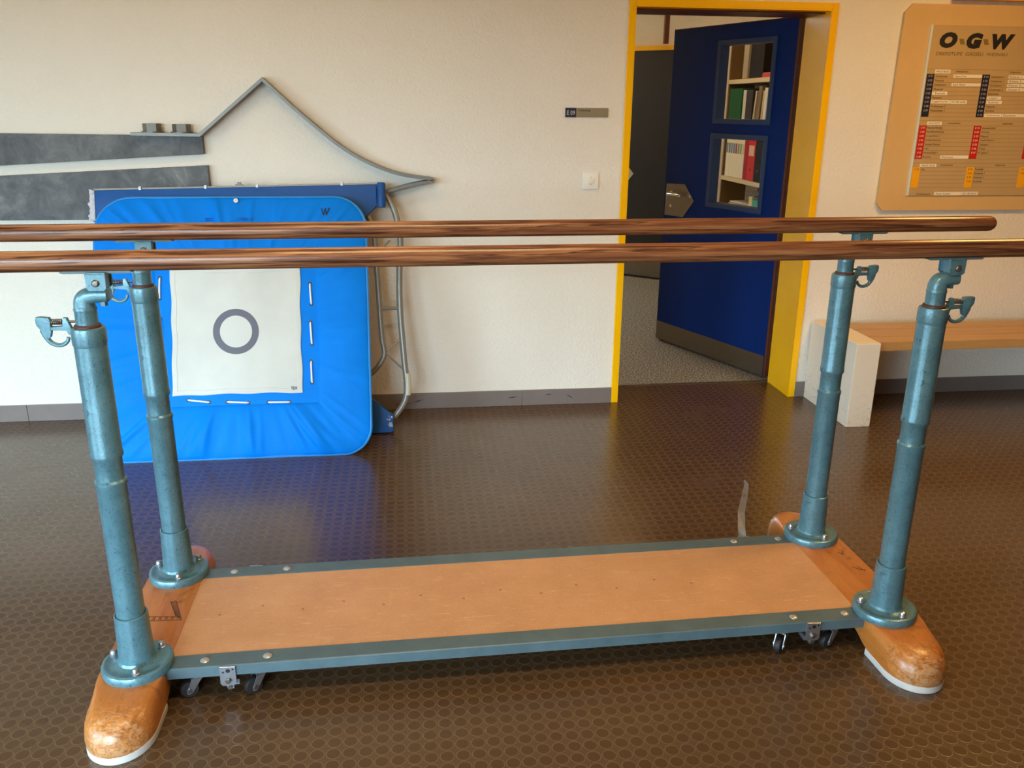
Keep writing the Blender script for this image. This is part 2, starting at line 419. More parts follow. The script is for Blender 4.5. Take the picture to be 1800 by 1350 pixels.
# back room
ang = [(1.1, 4.322), (1.809, 3.732), (2.95, 2.785)]
d = Vector((2.089-1.809, 3.5-3.732, 0)).normalized(); nrm = Vector((-d.y, d.x, 0))
def angled(b, s0, s1, t0, t1, z0, z1):
    o = Vector((1.809, 3.732, 0)); c = [o+d*s+nrm*t for s, t in ((s0, t0), (s1, t0), (s1, t1), (s0, t1))]
    b.prism([(p.x, p.y) for p in c], 'xy', z0, z1)
b = B(); angled(b, -1.6, 1.4, 0, 0.12, 0, 2.78); struct(b.done('wall_back_room', M_WALL))
struct(B().box(2.78, 2.9, 0.28, 2.98, 0, 2.78).done('wall_back_room_right', M_WALL))
struct(B().box(0.2, 0.32, 0.28, 5.0, 0, 2.78).done('wall_back_room_left', M_WALL))
# skirting
b = B(); 
for x0, x1 in ((-6.0, -2.2905), (-2.2885, 0.2925), (0.2935, 0.796)): b.box(x0, x1, -0.012, 0, 0, 0.0874, 0.002)
struct(b.done('baseboard_left', M_BASEB))
struct(B().box(1.872, 5.0, -0.012, 0, 0, 0.0874, 0.002).done('baseboard_right', M_BASEB))
# scuffs on skirting
sk = bpy.data.objects['baseboard_left']
b = B()
for (x, z, a, l) in ((-0.36, 0.03, 0.05, 0.1), (-0.28, 0.045, 0.25, 0.07), (0.24, 0.05, 0.1, 0.06), (0.56, 0.045, -0.5, 0.05), (0.44, 0.06, 0.1, 0.04), (-2.0, 0.04, -0.5, 0.05), (-1.95, 0.05, 1.1, 0.05)):
    dx, dz = math.cos(a)*l/2, math.sin(a)*l/2
    b.prism([(x-dx, z-dz), (x, z-0.003), (x+dx, z+dz), (x, z+0.003)], 'xz', -0.0128, -0.0118)
b.done('scuff_mark', M_SCUFF, sk, label='black scuff marks')
# thin strip at the edge of the two floors
struct(B().box(DL, DR, 0.276, 0.292, 0, 0.004).done('trim_1', M_STEEL))

# yellow door frame: casing, jambs, head lining
fr = struct(bpy.data.objects.new('door_frame_1', None)); C.objects.link(fr)
fr['label'] = 'glossy yellow metal door frame around the open blue door'; fr['category'] = 'door frame'
fr.location = ((DL+DR)/2, 0, 0); fx = fr.location.x
b = B()
W = 0.033
b.box(DL-W-fx, DL-fx, -0.012, 0.005, 0, DH+W, 0.003); b.box(DR-fx, DR+W-fx, -0.012, 0.005, 0, DH+W, 0.003); b.box(DL-fx, DR-fx, -0.012, 0.005, DH, DH+W, 0.003)
b.done('casing', M_YEL, fr)
b = B(); b.box(DR-fx-0.004, DR-fx+0.002, -0.011, 0.28, 0, DH-0.001); b.done('jamb_lining', M_YEL, fr)
b = B(); b.box(DL-fx-0.002, DL-fx+0.004, -0.011, 0.28, 0, DH-0.001); b.done('jamb_lining', M_YEL, fr)
b = B(); b.box(DL-fx+0.004, DR-fx-0.004, -0.011, 0.06, DH-0.005, DH+0.002); b.done('head_lining', M_YEL, fr)
b = B(); b.box(DL-fx+0.004, DR-fx-0.004, 0.06, 0.285, DH-0.012, DH+0.002); b.done('door_stop', M_BROWN, fr, label='dark brown wooden stop strip')
# yellow trim high on the wall at the right
struct(B().box(2.47, 5.0, -0.05, 0, 2.108, 2.18, 0.004).done('trim_2', M_YEL))

# ------------------------------------------------------------------ open blue door (hinge right, swings into the back room)
hx, hy = 1.832, 0.335
ha = math.atan2(0.957, -0.392)
dn = empty('door_1', (hx, hy, 0), 'open dark blue door with two square windows and steel kick plate', 'door', rot=(0, 0, ha)); struct(dn)
LW, LZ0, LZ1, LT = 1.055, 0.012, 2.05, 0.045
wins = [(0.172, 0.60, 1.512, 1.938), (0.174, 0.605, 1.006, 1.402)]
b = B()
xs = [0, 0.172, 0.605, LW]; 
b.box(0.008, 0.172, -LT, 0, LZ0, LZ1); b.box(0.605, LW, -LT, 0, LZ0, LZ1)
b.box(0.172, 0.605, -LT, 0, LZ0, 1.006); b.box(0.172, 0.605, -LT, 0, 1.402, 1.512); b.box(0.172, 0.605, -LT, 0, 1.938, LZ1)
b.done('leaf', M_BLUEDOOR, dn)
B().box(-0.006, 0.008, -LT-0.004, 0.001, LZ0, LZ1, 0.003).done('edge_strip', M_BROWN, dn, label='brown wooden hinge edge')
B().box(0.008, LW, -LT, 0.0005, LZ1, LZ1+0.004).done('top_edge', M_BROWN, dn)
for (a0, a1, z0, z1) in wins:
    f = B(); k = 0.027; t0, t1 = -LT-0.012, 0.012
    f.box(a0-k, a0+0.004, t0, t1, z0-k, z1+k, 0.004); f.box(a1-0.004, a1+k, t0, t1, z0-k, z1+k, 0.004)
    f.box(a0, a1, t0, t1, z0-k, z0+0.004, 0.004); f.box(a0, a1, t0, t1, z1-0.004, z1+k, 0.004)
    fo = f.done('window_frame', M_BLUEMOULD, dn)
    B().box(a0+0.003, a1-0.003, -LT/2-0.003, -LT/2+0.003, z0+0.003, z1-0.003).done('glass_pane', M_GLASS, fo)
B().box(0.012, LW-0.002, 0.0005, 0.003, 0.014, 0.141).done('kick_plate', M_STEEL, dn)
hp = B().prism([(1.035, 1.092), (0.848, 1.1), (0.749, 1.0), (0.848, 0.886), (1.039, 0.884)], 'xz', 0.0005, 0.005, 0.001).done('handle_plate', M_STEEL, dn)
b = B(); b.tube([(0.965, 0.004, 1.03), (0.965, 0.05, 1.03), (0.955, 0.058, 1.03), (0.84, 0.058, 1.03)], 0.010, 12)
b.lathe([(0.018, 0.005), (0.018, 0.016), (0.012, 0.018)], (0.965, 0, 1.03), 'y', 20)
b.done('door_handle', M_CHROME, hp, smooth=True)
b = B(); b.lathe([(0.011, 0.005), (0.011, 0.010), (0.004, 0.010)], (0.975, 0, 0.95), 'y', 18); b.done('lock_cylinder', M_CHROME, hp, smooth=True)

# dark door in the angled wall of the back room
d2 = bpy.data.objects.new('door_2', None); C.objects.link(d2); struct(d2)
d2['label'] = 'closed dark door with yellow head trim in the dim back room'; d2['category'] = 'door'
b = B(); angled(b, -0.85, 0.42, -0.03, -0.001, 0.005, 2.066); b.done('leaf', M_DARKDOOR, d2)
b = B(); angled(b, -0.88, 0.45, -0.045, -0.001, 2.067, 2.105); b.done('head_trim', M_YEL, d2)
b = B(); angled(b, -0.85, 0.42, -0.033, -0.03, 0.02, 0.20); b.done('kick_plate', M_STEEL, d2)
b = B()
o0 = Vector((1.809, 3.732, 0))
def pw(s, t, z): 
    q = o0+d*s+nrm*t; return (q.x, q.y, z)
plate = [(-0.22, 1.09), (-0.03, 1.07), (0.055, 0.98), (-0.03, 0.88), (-0.22, 0.87)]
ra = [pw(s, -0.031, z) for s, z in plate]; rb = [pw(s, -0.035, z) for s, z in plate]
b.ring_loft([ra, rb]); b.done('handle_plate', M_SLEEVE, d2)
struct(B().box(1.96, 2.0, 3.35, 3.39, 2.11, 2.78).done('trim_3', M_BROWN))

# ------------------------------------------------------------------ bookcase in the back room
XB = 2.45
bk = empty('bookcase', (2.6, 2.4, 0), 'beige bookcase seen through the windows of the open blue door', 'bookcase')
ox, oy = 2.6, 2.4
shelves = [0.08, 0.655, 1.0, 1.392, 1.79, 2.2]
SY0, SY1 = 1.55, 3.02
for z in shelves:
    B().box(XB-ox, 2.77-ox, SY0-oy, SY1-oy, z-0.018, z+0.017, 0.002).done('shelf', M_SHELF, bk)
for y in (SY0, SY1):
    B().box(XB-ox+0.004, 2.77-ox, y-0.011-oy, y+0.011-oy, 0, 2.25).done('side_panel', M_SHELFBACK, bk)
B().box(2.765-ox, 2.775-ox, SY0-oy, SY1-oy, 0, 2.25).done('back_panel', M_SHELFBACK, bk)
def mat_of(rgb, cache={}):
    if rgb not in cache: cache[rgb] = simple('book_cover_%d_%d_%d' % rgb, rgb, 0.6, spec=0.12)
    return cache[rgb]
def book(kind, y0, y1, z0, h, rgb, label, group, lean=0.0, depth=0.24, band=None, hole=False, cat=None, x=XB+0.006):
    yc = (y0+y1)/2; hw = (y1-y0)/2
    rt = empty(kind, (x+depth/2, yc, z0+0.0005+hw*math.sin(abs(lean))), label, cat or kind.split('_')[-1], group, rot=(lean, 0, 0))
    B().box(-depth/2, depth/2, -hw, hw, 0.001, h, min(0.003, hw*0.4)).done('cover', mat_of(rgb), rt)
    if band:
        B().box(-depth/2-0.0008, -depth/2+0.001, -hw*0.72, hw*0.72, h*0.62, h*0.88).done('spine_label', mat_of(band), rt)
    if hole:
        B().lathe([(0.011, -0.001), (0.011, 0.0005), (0.006, 0.0005)], (-depth/2, 0, h*0.28), 'x', 16).done('finger_ring', M_CHROME, rt)
    return rt
G1 = 'white ring binders on the shelf behind the door'
bandcol = [(120, 140, 160), (92, 124, 150), (110, 140, 170), (90, 130, 160), (160, 60, 90), (120, 150, 110), (130, 160, 110), (210, 190, 150)]
bandnm = ['grey', 'slate blue', 'light blue', 'teal blue', 'pink', 'green', 'light green', 'cream']
names_pos = ['first and farthest from the hinge side', 'second', 'third', 'fourth', 'fifth', 'sixth', 'seventh', 'eighth, touching the red binders']
wy = 2.957-2.545
for k in range(8):
    y1 = 2.957-k*wy/8; y0 = y1-wy/8+0.002
    lb = 'white ring binder with %s spine label in the row beside the red binders' % bandnm[k]
    book('ring_binder', y0, y1, 1.017, 0.318, (238, 226, 196), lb, G1, band=bandcol[k], cat='binder')
book('ring_binder', 2.468, 2.543, 1.017, 0.31, (170, 26, 34), 'dark red ring binder next to the white binders', 'red and black binders behind the door', hole=True, cat='binder')
book('ring_binder', 2.316, 2.464, 1.017, 0.315, (204, 44, 40), 'bright red ring binder with pale spine label', 'red and black binders behind the door', hole=True, band=(236, 190, 160), cat='binder')
book('ring_binder', 2.178, 2.312, 1.017, 0.315, (14, 12, 12), 'black ring binder beside the bright red one', 'red and black binders behind the door', hole=True, cat='binder')
book('folder', 2.12, 2.174, 1.017, 0.315, (226, 222, 206), 'white folder right of the black ring binder', None, cat='folder')
# row behind the lower half of the upper window
G2 = 'folders and books on the shelf with the green binder'
Z2 = 1.409
book('ring_binder', 2.70, 2.975, Z2, 0.325, (14, 84, 36), 'wide dark green binder on the shelf behind the upper door window', G2, cat='binder')
book('plastic_folder', 2.61, 2.672, Z2, 0.31, (206, 204, 184), 'pale clear plastic folder right of the green binder', G2, cat='folder')
book('book', 2.47, 2.604, Z2, 0.31, (60, 50, 46), 'dark picture-covered book beside the pale plastic folder', G2, cat='book')
book('folder', 2.425, 2.45, Z2, 0.30, (212, 200, 170), 'thin cream folder leaning beside the dark picture book', G2, lean=0.12, cat='folder')
book('magazine_file', 2.318, 2.385, Z2, 0.33, (128, 108, 76), 'grey brown magazine file leaning and taller than its neighbours', G2, lean=0.1, cat='file')
book('book', 2.262, 2.288, Z2, 0.30, (206, 184, 140), 'thin beige book leaning after the grey brown file', G2, lean=0.08, cat='book')
book('book', 2.19, 2.245, Z2, 0.32, (224, 222, 212), 'white book leaning near the end of the row', G2, lean=0.03, cat='book')
book('book', 2.11, 2.175, Z2, 0.315, (110, 124, 150), 'grey blue book at the end of the row', G2, cat='book')
# top shelf
Z3 = 1.807
book('plastic_folder', 2.63, 2.735, Z3, 0.27, (170, 158, 130), 'upright shiny plastic folder on the highest visible shelf', None, cat='folder', depth=0.04)
book('cardboard_box', 2.345, 2.62, Z3, 0.30, (30, 21, 14), 'dark brown box on the highest visible shelf', None, depth=0.24, x=XB+0.02, cat='box')
tr = empty('paper_tray', (XB+0.05, 2.23, Z3+0.001), 'flat pink paper tray lying beside the dark box', 'tray')
B().box(-0.04, 0.04, -0.1, 0.1, 0, 0.03, 0.004).done('tray_body', mat_of((196, 70, 72)), tr); B().box(-0.035, 0.035, -0.09, 0.09, 0.03, 0.034).done('paper_sheet', mat_of((210, 150, 140)), tr)
# low shelf of papers
Z4 = 0.673
st = empty('paper_stack', (XB+0.13, 2.63, Z4), 'stack of loose white papers lying on the low shelf', 'papers')
b = B(); rnd = random.Random(3)
for k in range(9):
    a = rnd.uniform(-0.2, 0.2); w2, h2 = 0.105, 0.15
    z = 0.001+k*0.017
    p = [(x*math.cos(a)-y*math.sin(a)+rnd.uniform(-.02, .02), x*math.sin(a)+y*math.cos(a)) for x, y in ((-w2, -h2), (w2, -h2), (w2, h2), (-w2, h2))]
    b.prism(p, 'xy', z, z+0.014)
b.done('sheets', mat_of((206, 198, 182)), st)
book('book', 2.288, 2.36, Z4, 0.225, (222, 210, 160), 'cream book standing on the low shelf beside the teal box', None, depth=0.16, cat='book')
book('storage_box', 2.135, 2.283, Z4, 0.205, (84, 176, 164), 'teal box standing on the low shelf', None, depth=0.16, cat='box')
lt = empty('plastic_tray', (XB+0.1, 2.31, Z4+0.231), 'grey plastic tray tilted on top of cream book and teal box', 'tray', rot=(-0.09, 0, 0))
B().box(-0.08, 0.08, -0.17, 0.17, 0.0, 0.035, 0.006).done('tray_body', mat_of((112, 104, 90)), lt)

# ------------------------------------------------------------------ parallel bars
pb = empty('parallel_bars', (0.0139, -2.0874, 0), 'gymnastics parallel bars with wooden rails on four teal steel uprights', 'parallel bars', rot=(0, 0, R(0.8948)))
HX, HY = 1.0907, 0.2426
# hand bars
def bar_mesh():
    rings = []; L = 1.595
    prof = [(-L, 0.2), (-L+0.002, 0.5), (-L+0.008, 0.76), (-L+0.016, 0.92), (-L+0.026, 1.0)]
    xs = prof+[(-L+0.3*i, 1.0) for i in range(1, 11)]+[(-p, q) for p, q in prof[::-1]]
    for x, k in xs:
        rings.append([(x, 0.0215*k*math.cos(2*math.pi*i/28), 0.0248*k*math.sin(2*math.pi*i/28)) for i in range(28)])
    return B().ring_loft(rings)
bars = []
for s in (-1, 1):
    o = bar_mesh().done('hand_rail', M_BAR, pb, smooth=True); o.location = (0, s*HY, 1.2245); bars.append(o)
# feet
def foot_mesh():
    ts = [0.0, 0.12, 0.2, 0.24, 0.27, 0.3, 0.33, 0.36, 0.39]
    def outline(ins_x, ins_y):
        half = []
        for y in ts: half.append((0.088, y))
        for i in range(1, 17):
            a = math.pi/2*i/16; half.append((0.088*math.cos(a), 0.39+0.104*math.sin(a)))
        pts = []
        for x, y in half:
            f = min(1, max(0, (y-0.27)/0.2)); f = f*f*(3-2*f)
            k = 1-(0.002+(ins_x-0.002)*f)/0.088
            yy = y-ins_y*min(1, max(0, (y-0.30)/0.19))**1.2
            pts.append((x*k, yy))
        full = pts[:-1]+[pts[-1]]+[(-x, y) for x, y in pts[::-1][1:]]
        return full+[(x, -y) for x, y in full[::-1][1:-1]]
    rings = []
    for z, ix, iy in ((0.022, 0.002, 0.002), (0.040, 0.0, 0.0), (0.060, 0.0015, 0.004), (0.075, 0.004, 0.008), (0.088, 0.009, 0.017), (0.098, 0.016, 0.028), (0.105, 0.023, 0.042), (0.1095, 0.032, 0.060), (0.1115, 0.042, 0.080), (0.112, 0.054, 0.104)):
        ring = []
        for x, y in outline(ix, iy):
            zz = z
            if z < 0.05:
                t = abs(y); zz = max(z, 0.022+0.03*min(1, max(0, (0.29-t)/0.07)))
            ring.append((x, y, zz))
        rings.append(ring)
    return B().ring_loft(rings)
def sole_mesh(s):
    rings = []
    for k, z in ((0.97, 0.0), (1.0, 0.004), (1.0, 0.0235)):
        ring = []
        for i in range(33):
            a = math.pi*i/32
            ring.append((0.0868*k*math.cos(a), s*(0.39+0.1025*k*math.sin(a)), z))
        ring.append((-0.0875*k, s*0.295, z)); ring.append((0.0875*k, s*0.295, z))
        rings.append(ring)
    return B().ring_loft(rings)
FX = 1.1005
feet = []
for s in (-1, 1):
    f = foot_mesh().done('foot_beam', M_FOOT, pb, smooth=True, angle=50); f.location = (s*FX, 0, 0); feet.append(f)
    for q in (-1, 1): sole_mesh(q).done('rubber_sole', M_SOLE, f, smooth=True, label='white rubber sole')
# pen drawing on one foot
b = B(); zt = 0.1124
def strip(b, p, q, wd=0.0022, z=zt):
    p, q = Vector(p), Vector(q); t = (q-p).normalized(); n = Vector((-t.y, t.x))*wd/2
    b.prism([tuple(p+n), tuple(q+n), tuple(q-n), tuple(p-n)], 'xy', z, z+0.0004)
x = FX
tri = [((-1.081+x, 0.077), (-1.066+x, 0.081)), ((-1.066+x, 0.081), (-1.026+x, -0.028)), ((-1.081+x, 0.077), (-1.045+x, -0.010)), ((-1.145+x, 0.004), (-1.045+x, -0.010)), ((-1.145+x, -0.022), (-1.026+x, -0.028))]
for p, q in tri: strip(b, p, q)
for k in range(16):
    t = k/16; a = Vector((-1.079+x, 0.073)).lerp(Vector((-1.045+x, -0.010)), t); c = Vector((-1.064+x, 0.076)).lerp(Vector((-1.03+x, -0.024)), t+0.02)
    strip(b, tuple(a), tuple(c), 0.0016)
for k in range(12):
    xx = -1.14+k*0.009+x; strip(b, (xx, -0.021), (xx+0.008*(1 if k % 2 else -1), -0.002-0.0006*k), 0.0016)
b.done('pen_drawing', M_INK, feet[0], label='scribbled ink drawing')
for strokes in ((((0.03, 0.12), (0.05, 0.10)), ((0.052, 0.125), (0.035, 0.10))), (((0.03, 0.02), (0.05, 0.0)), ((0.05, 0.02), (0.06, -0.01)), ((0.045, 0.0), (0.065, -0.005)))):
    b = B()
    for p, q in strokes: strip(b, p, q, 0.002)
    b.done('pen_drawing', M_INK, feet[1], label='small ink scribble')
# deck
dk = B().box(-1.0155, 1.0155, -0.2085, 0.2085, 0.088, 0.1105, 0.0015).done('deck_board', M_DECK, pb, label='tan hardboard standing deck')
for k, (x, y) in enumerate(((-0.919, -0.012), (-0.797, 0.023), (-0.674, -0.011), (-0.553, 0.018), (-0.430, -0.016), (-0.314, 0.022), (-0.182, -0.011), (-0.061, 0.024), (0.064, -0.011), (0.185, 0.025), (0.310, -0.011), (0.444, 0.025), (0.558, -0.010))):
    B().lathe([(0.004, 0.1100), (0.004, 0.1108), (0.0015, 0.1103)], (x, y, 0), 'z', 10).done('screw_hole', M_COPPER, dk)
# side rails (angle profile)
for s in (-1, 1):
    prof = [(s*0.2085, 0.112), (s*0.266, 0.112), (s*0.269, 0.1095), (s*0.269, 0.080), (s*0.264, 0.080), (s*0.264, 0.1065), (s*0.2085, 0.1065)]
    r_ = B().prism(prof, 'yz', -1.018, 1.018, 0.0008).done('side_rail', M_RAIL, pb)
    for x in (-0.917, -0.7485, 0.801, 0.966):
        B().lathe([(0.0125, 0.1115), (0.0125, 0.1128), (0.010, 0.1150), (0.005, 0.1163), (0.001, 0.1167)], (x, s*0.238, 0), 'z', 20).done('rivet', M_ALU, r_, smooth=True)
# uprights
def coil(c, r, L, turns, wire, axis=1):
    pts = [(c[0]+axis*L*i/(turns*12), c[1]+r*math.cos(2*math.pi*i/12), c[2]+r*math.sin(2*math.pi*i/12)) for i in range(turns*12+1)]
    return B().tube(pts, wire, 6)
OFF = {(-1, -1): 0.040, (1, -1): 0.033, (-1, 1): 0.020, (1, 1): 0.044}
def upright(sx, sy):
    px, py = sx*HX, sy*HY
    rt = B().lathe([(0.036, 0.26), (0.0364, 0.655), (0.0385, 0.660), (0.0385, 0.668), (0.0340, 0.674), (0.0340, 0.728), (0.0385, 0.735), (0.0390, 0.742), (0.0373, 0.75), (0.0373, 1.026)], n=40).done('upright', M_TEAL, pb, smooth=True)
    rt.location = (px, py, 0)
    B().lathe([(0.0470, 0.128), (0.0462, 0.15), (0.0425, 0.272), (0.0425, 0.279), (0.0395, 0.281), (0.036, 0.278)], n=40).done('socket_sleeve', M_TEAL, rt, smooth=True)
    B().lathe([(0.0915, 0.1115), (0.0925, 0.118), (0.0925, 0.128), (0.0900, 0.1340), (0.0860, 0.1365), (0.0800, 0.1365), (0.0765, 0.1345), (0.060, 0.1355), (0.050, 0.139), (0.0465, 0.146)], n=48).done('base_flange', M_TEAL, rt, smooth=True)
    for a in (150, 30, 270) if sx < 0 else (150, 30, 270):
        a = R(a+12); c = (0.071*math.cos(a), 0.071*math.sin(a), 0)
        B().lathe([(0.0105, 0.134), (0.0105, 0.140), (0.0090, 0.1415), (0.0090, 0.148), (0.0070, 0.1530), (0.002, 0.1550)], c, 'z', 14).done('flange_bolt', M_ZINC, rt, smooth=True)
    B().lathe([(0.0373, 1.022), (0.0392, 1.028), (0.0392, 1.058), (0.0375, 1.0655), (0.033, 1.0675), (0.030, 1.066)], n=40).done('collar', M_TEAL, rt, smooth=True)
    B().lathe([(0.0300, 1.062), (0.0300, 1.072), (0.0265, 1.075)], n=32).done('bush_ring', M_COPPER, rt, smooth=True)
    # inner tube with rounded elbow and crank
    off = OFF[(sx, sy)]; cr = max(off, 0.02)
    b = B(); b.lathe([(0.0252, 1.06), (0.0252, 1.106), (0.0262, 1.109), (0.0262, 1.113), (0.0235, 1.117), (0.0232, 1.13)], n=32)
    b.done('inner_tube', M_TEAL, rt, smooth=True)
    pts = []; rad = []
    rings = []
    yo = math.sqrt(max(0, 0.044**2-cr**2))*0.0
    path = catmull([(0, 0, 1.112), (0.0, 0, 1.128), (0.006, 0, 1.1385), (0.022, 0, 1.1435), (cr, yo, 1.1445), (cr+0.02, yo, 1.1445)], 5)
    nP = len(path)
    for i, p in enumerate(path):
        t = (path[min(i+1, nP-1)]-path[max(i-1, 0)]).normalized(); a = Vector((0, 1, 0)); c = t.cross(a).normalized()
        f = i/(nP-1); ra = 0.0235-0.001*f; rb_ = 0.0235-0.0075*f
        if i == nP-1: ra *= 0.80; rb_ *= 0.80
        rings.append([p+a*ra*math.copysign(abs(math.cos(q))**0.75, math.cos(q))+c*rb_*math.copysign(abs(math.sin(q))**0.75, math.sin(q)) for q in [2*math.pi*k/24 for k in range(24)]])
    b = B(); b.ring_loft(rings); b.lathe([(0.009, 1.118), (0.009, 1.130)], (cr+0.004, 0, 0), 'z', 6); b.done('crank_arm', M_TEAL, rt, smooth=True, angle=50)
    # bracket under the bar
    o = off; b = B()
    b.prism([(o-0.0225, 1.198), (o-0.0215, 1.163), (o-0.016, 1.158), (o+0.016, 1.158), (o+0.0215, 1.163), (o+0.0225, 1.198)], 'xz', -0.026, -0.0225)
    b.prism([(o-0.0225, 1.198), (o-0.0215, 1.163), (o-0.016, 1.158), (o+0.016, 1.158), (o+0.0215, 1.163), (o+0.0225, 1.198)], 'xz', 0.0225, 0.026)
    b.box(o-0.018, o+0.018, -0.0225, 0.0225, 1.162, 1.198); b.box(o-0.0225, o+0.0225, -0.026, 0.026, 1.196, 1.2)
    b.lathe([(0.016, 1.150), (0.016, 1.163)], (o, 0, 0), 'z', 20)
    br = b.done('bar_bracket', M_TEAL, rt)
    b = B(); b.lathe([(0.0085, -0.0262), (0.0085, -0.030), (0.006, -0.0325), (0.002, -0.033)], (o, 0, 1.176), 'y', 14); b.done('bracket_bolt', M_BOLT, rt, smooth=True)
    b = B(); b.prism([(o-0.082, 1.1995), (o-0.074, 1.1965), (o+0.074, 1.1965), (o+0.082, 1.1995), (o+0.074, 1.2025), (o-0.074, 1.2025)], 'xz', -0.013, 0.013); b.done('bar_strap', M_RAIL, rt)
    # spring catch
    def X(v): return [(sx*a, z) for a, z in v]
    b = B()
    outer = [(0.112, 1.093), (0.104, 1.0935), (0.084, 1.092), (0.081, 1.086), (0.0815, 1.058), (0.085, 1.045), (0.088, 1.042), (0.090, 1.040), (0.094, 1.045), (0.113, 1.075), (0.1135, 1.088)]
    b.prism(X(outer), 'xz', -0.007, 0.007, 0.001)
    hook = catmull([(sx*0.103, 0, 1.062), (sx*0.097, 0, 1.045), (sx*0.088, 0, 1.031), (sx*0.076, 0, 1.0245), (sx*0.062, 0, 1.0245), (sx*0.051, 0, 1.032), (sx*0.047, 0, 1.042)], 5)
    b.tube(hook, [0.0065-0.0022*i/(len(hook)-1) for i in range(len(hook))], 10)
    b.prism(X([(0.044, 1.090), (0.052, 1.0905), (0.0535, 1.087), (0.0535, 1.0695), (0.0815, 1.0695), (0.0815, 1.061), (0.046, 1.0605), (0.044, 1.05), (0.036, 1.05), (0.036, 1.066)]), 'xz', -0.0065, 0.0065, 0.001)
    b.done('clamp_hook', M_TEAL, rt, smooth=True)
    b = B(); b.tube([(sx*0.026, 0, 1.0805), (sx*0.098, 0, 1.0805)], 0.0032, 8)
    b.done('catch_pin', M_BOLT, rt, smooth=True)
    coil((sx*0.054, 0, 1.0805), 0.0065, 0.026, 6, 0.0013, sx).done('spring', M_BOLT, rt, smooth=True, label='dark coil spring')
for sx in (-1, 1):
    for sy in (-1, 1): upright(sx, sy)
# casters and locking plates
def caster(x, y, turn):
    b = B()
    b.box(-0.022, 0.022, -0.017, 0.017, 0.076, 0.080)
    b.lathe([(0.017, 0.062), (0.0175, 0.068), (0.0165, 0.074), (0.013, 0.077)], n=20)
    for q in (-1, 1):
        b.prism([(-0.015, 0.064), (0.016, 0.064), (0.017, 0.055), (0.030, 0.026), (0.030, 0.016), (0.022, 0.014), (0.014, 0.020)], 'xz', q*0.0125, q*0.0150)
    b.box(-0.016, 0.016, -0.015, 0.015, 0.060, 0.064)
    c = b.done('caster', M_ZINC, pb, smooth=True); c.location = (x, y, 0); c.rotation_euler = (0, 0, R(turn))
    b = B(); b.lathe([(0.015, -0.0095), (0.0235, -0.009), (0.0255, -0.004), (0.0255, 0.004), (0.0235, 0.009), (0.015, 0.0095)], (0.022, 0, 0.0262), 'y', 28); b.done('wheel', M_DARKRUB, c, smooth=True)
    b = B(); b.lathe([(0.0065, -0.0175), (0.0065, -0.0150)], (0.022, 0, 0.0262), 'y', 8); b.done('axle_nut', M_BOLT, c)
    b = B(); b.lathe([(0.0065, 0.0150), (0.0065, 0.0175)], (0.022, 0, 0.0262), 'y', 8); b.done('axle_nut', M_BOLT, c)
for x, t in ((-0.945, 195), (-0.775, 215), (0.775, 225), (0.935, 205)):
    caster(x, -0.232, t); caster(x, 0.232, t)
def lock(x, s):
    b = B()
    y0, y1 = s*0.2692, s*0.2745
    b.prism([(-0.021, 0.112), (0.021, 0.110), (0.022, 0.058), (0.016, 0.050), (-0.016, 0.050), (-0.022, 0.058)], 'xz', y0, y1, 0.001)
    b.box(-0.020, 0.026, s*0.225 if s > 0 else -0.262, -0.225 if s < 0 else 0.262, 0.044, 0.060)
    b.prism([(-0.010, 0.052), (0.012, 0.052), (0.012, 0.036), (-0.004, 0.034)], 'xz', s*0.258, s*0.268)
    p = b.done('lock_plate', M_ZINC, pb); p.location = (x, 0, 0)
    b = B(); b.lathe([(0.0085, s*0.2744), (0.0085, s*0.280), (0.006, s*0.2815)], (0, 0, 0.068), 'y', 6); b.lathe([(0.006, s*0.2675), (0.006, s*0.272)], (0.002, 0, 0.042), 'y', 10); b.done('pivot_bolt', M_BOLT, p)
    b = B()
    for px, pz, rr in ((0.001, 0.098, 0.0062), (-0.012, 0.094, 0.003), (0.014, 0.102, 0.003)):
        b.lathe([(rr, s*0.2740), (rr, s*0.2749)], (px, 0, pz), 'y', 14)
    b.done('plate_hole', M_BLACK, p)
for x in (-0.852, 0.850): 
    for s in (-1, 1): lock(x, s)
# pedal lever sticking out behind
pts = [(0.848, 0.27, 0.098), (0.850, 0.292, 0.127), (0.873, 0.36, 0.163), (0.911, 0.43, 0.186), (0.932, 0.47, 0.202), (0.946, 0.50, 0.206), (0.938, 0.505, 0.222)]
rings = []
for i, p in enumerate(pts):
    wd = [0.013, 0.013, 0.0125, 0.011, 0.009, 0.0075, 0.0055][i]
    P = Vector(p); t = (Vector(pts[min(i+1, 6)])-Vector(pts[max(i-1, 0)])).normalized()
    sd = t.cross(Vector((0, 0, 1))).normalized(); up = sd.cross(t)
    rings.append([P+sd*wd+up*0.002, P-sd*wd+up*0.002, P-sd*wd-up*0.002, P+sd*wd-up*0.002])
lv = B().ring_loft(rings).done('foot_lever', M_ZINC, pb, label='flat steel pedal lever')
B().lathe([(0.004, 0.192), (0.004, 0.1965)], (0.913, 0.435, 0), 'z', 10).done('rivet', M_BOLT, lv)

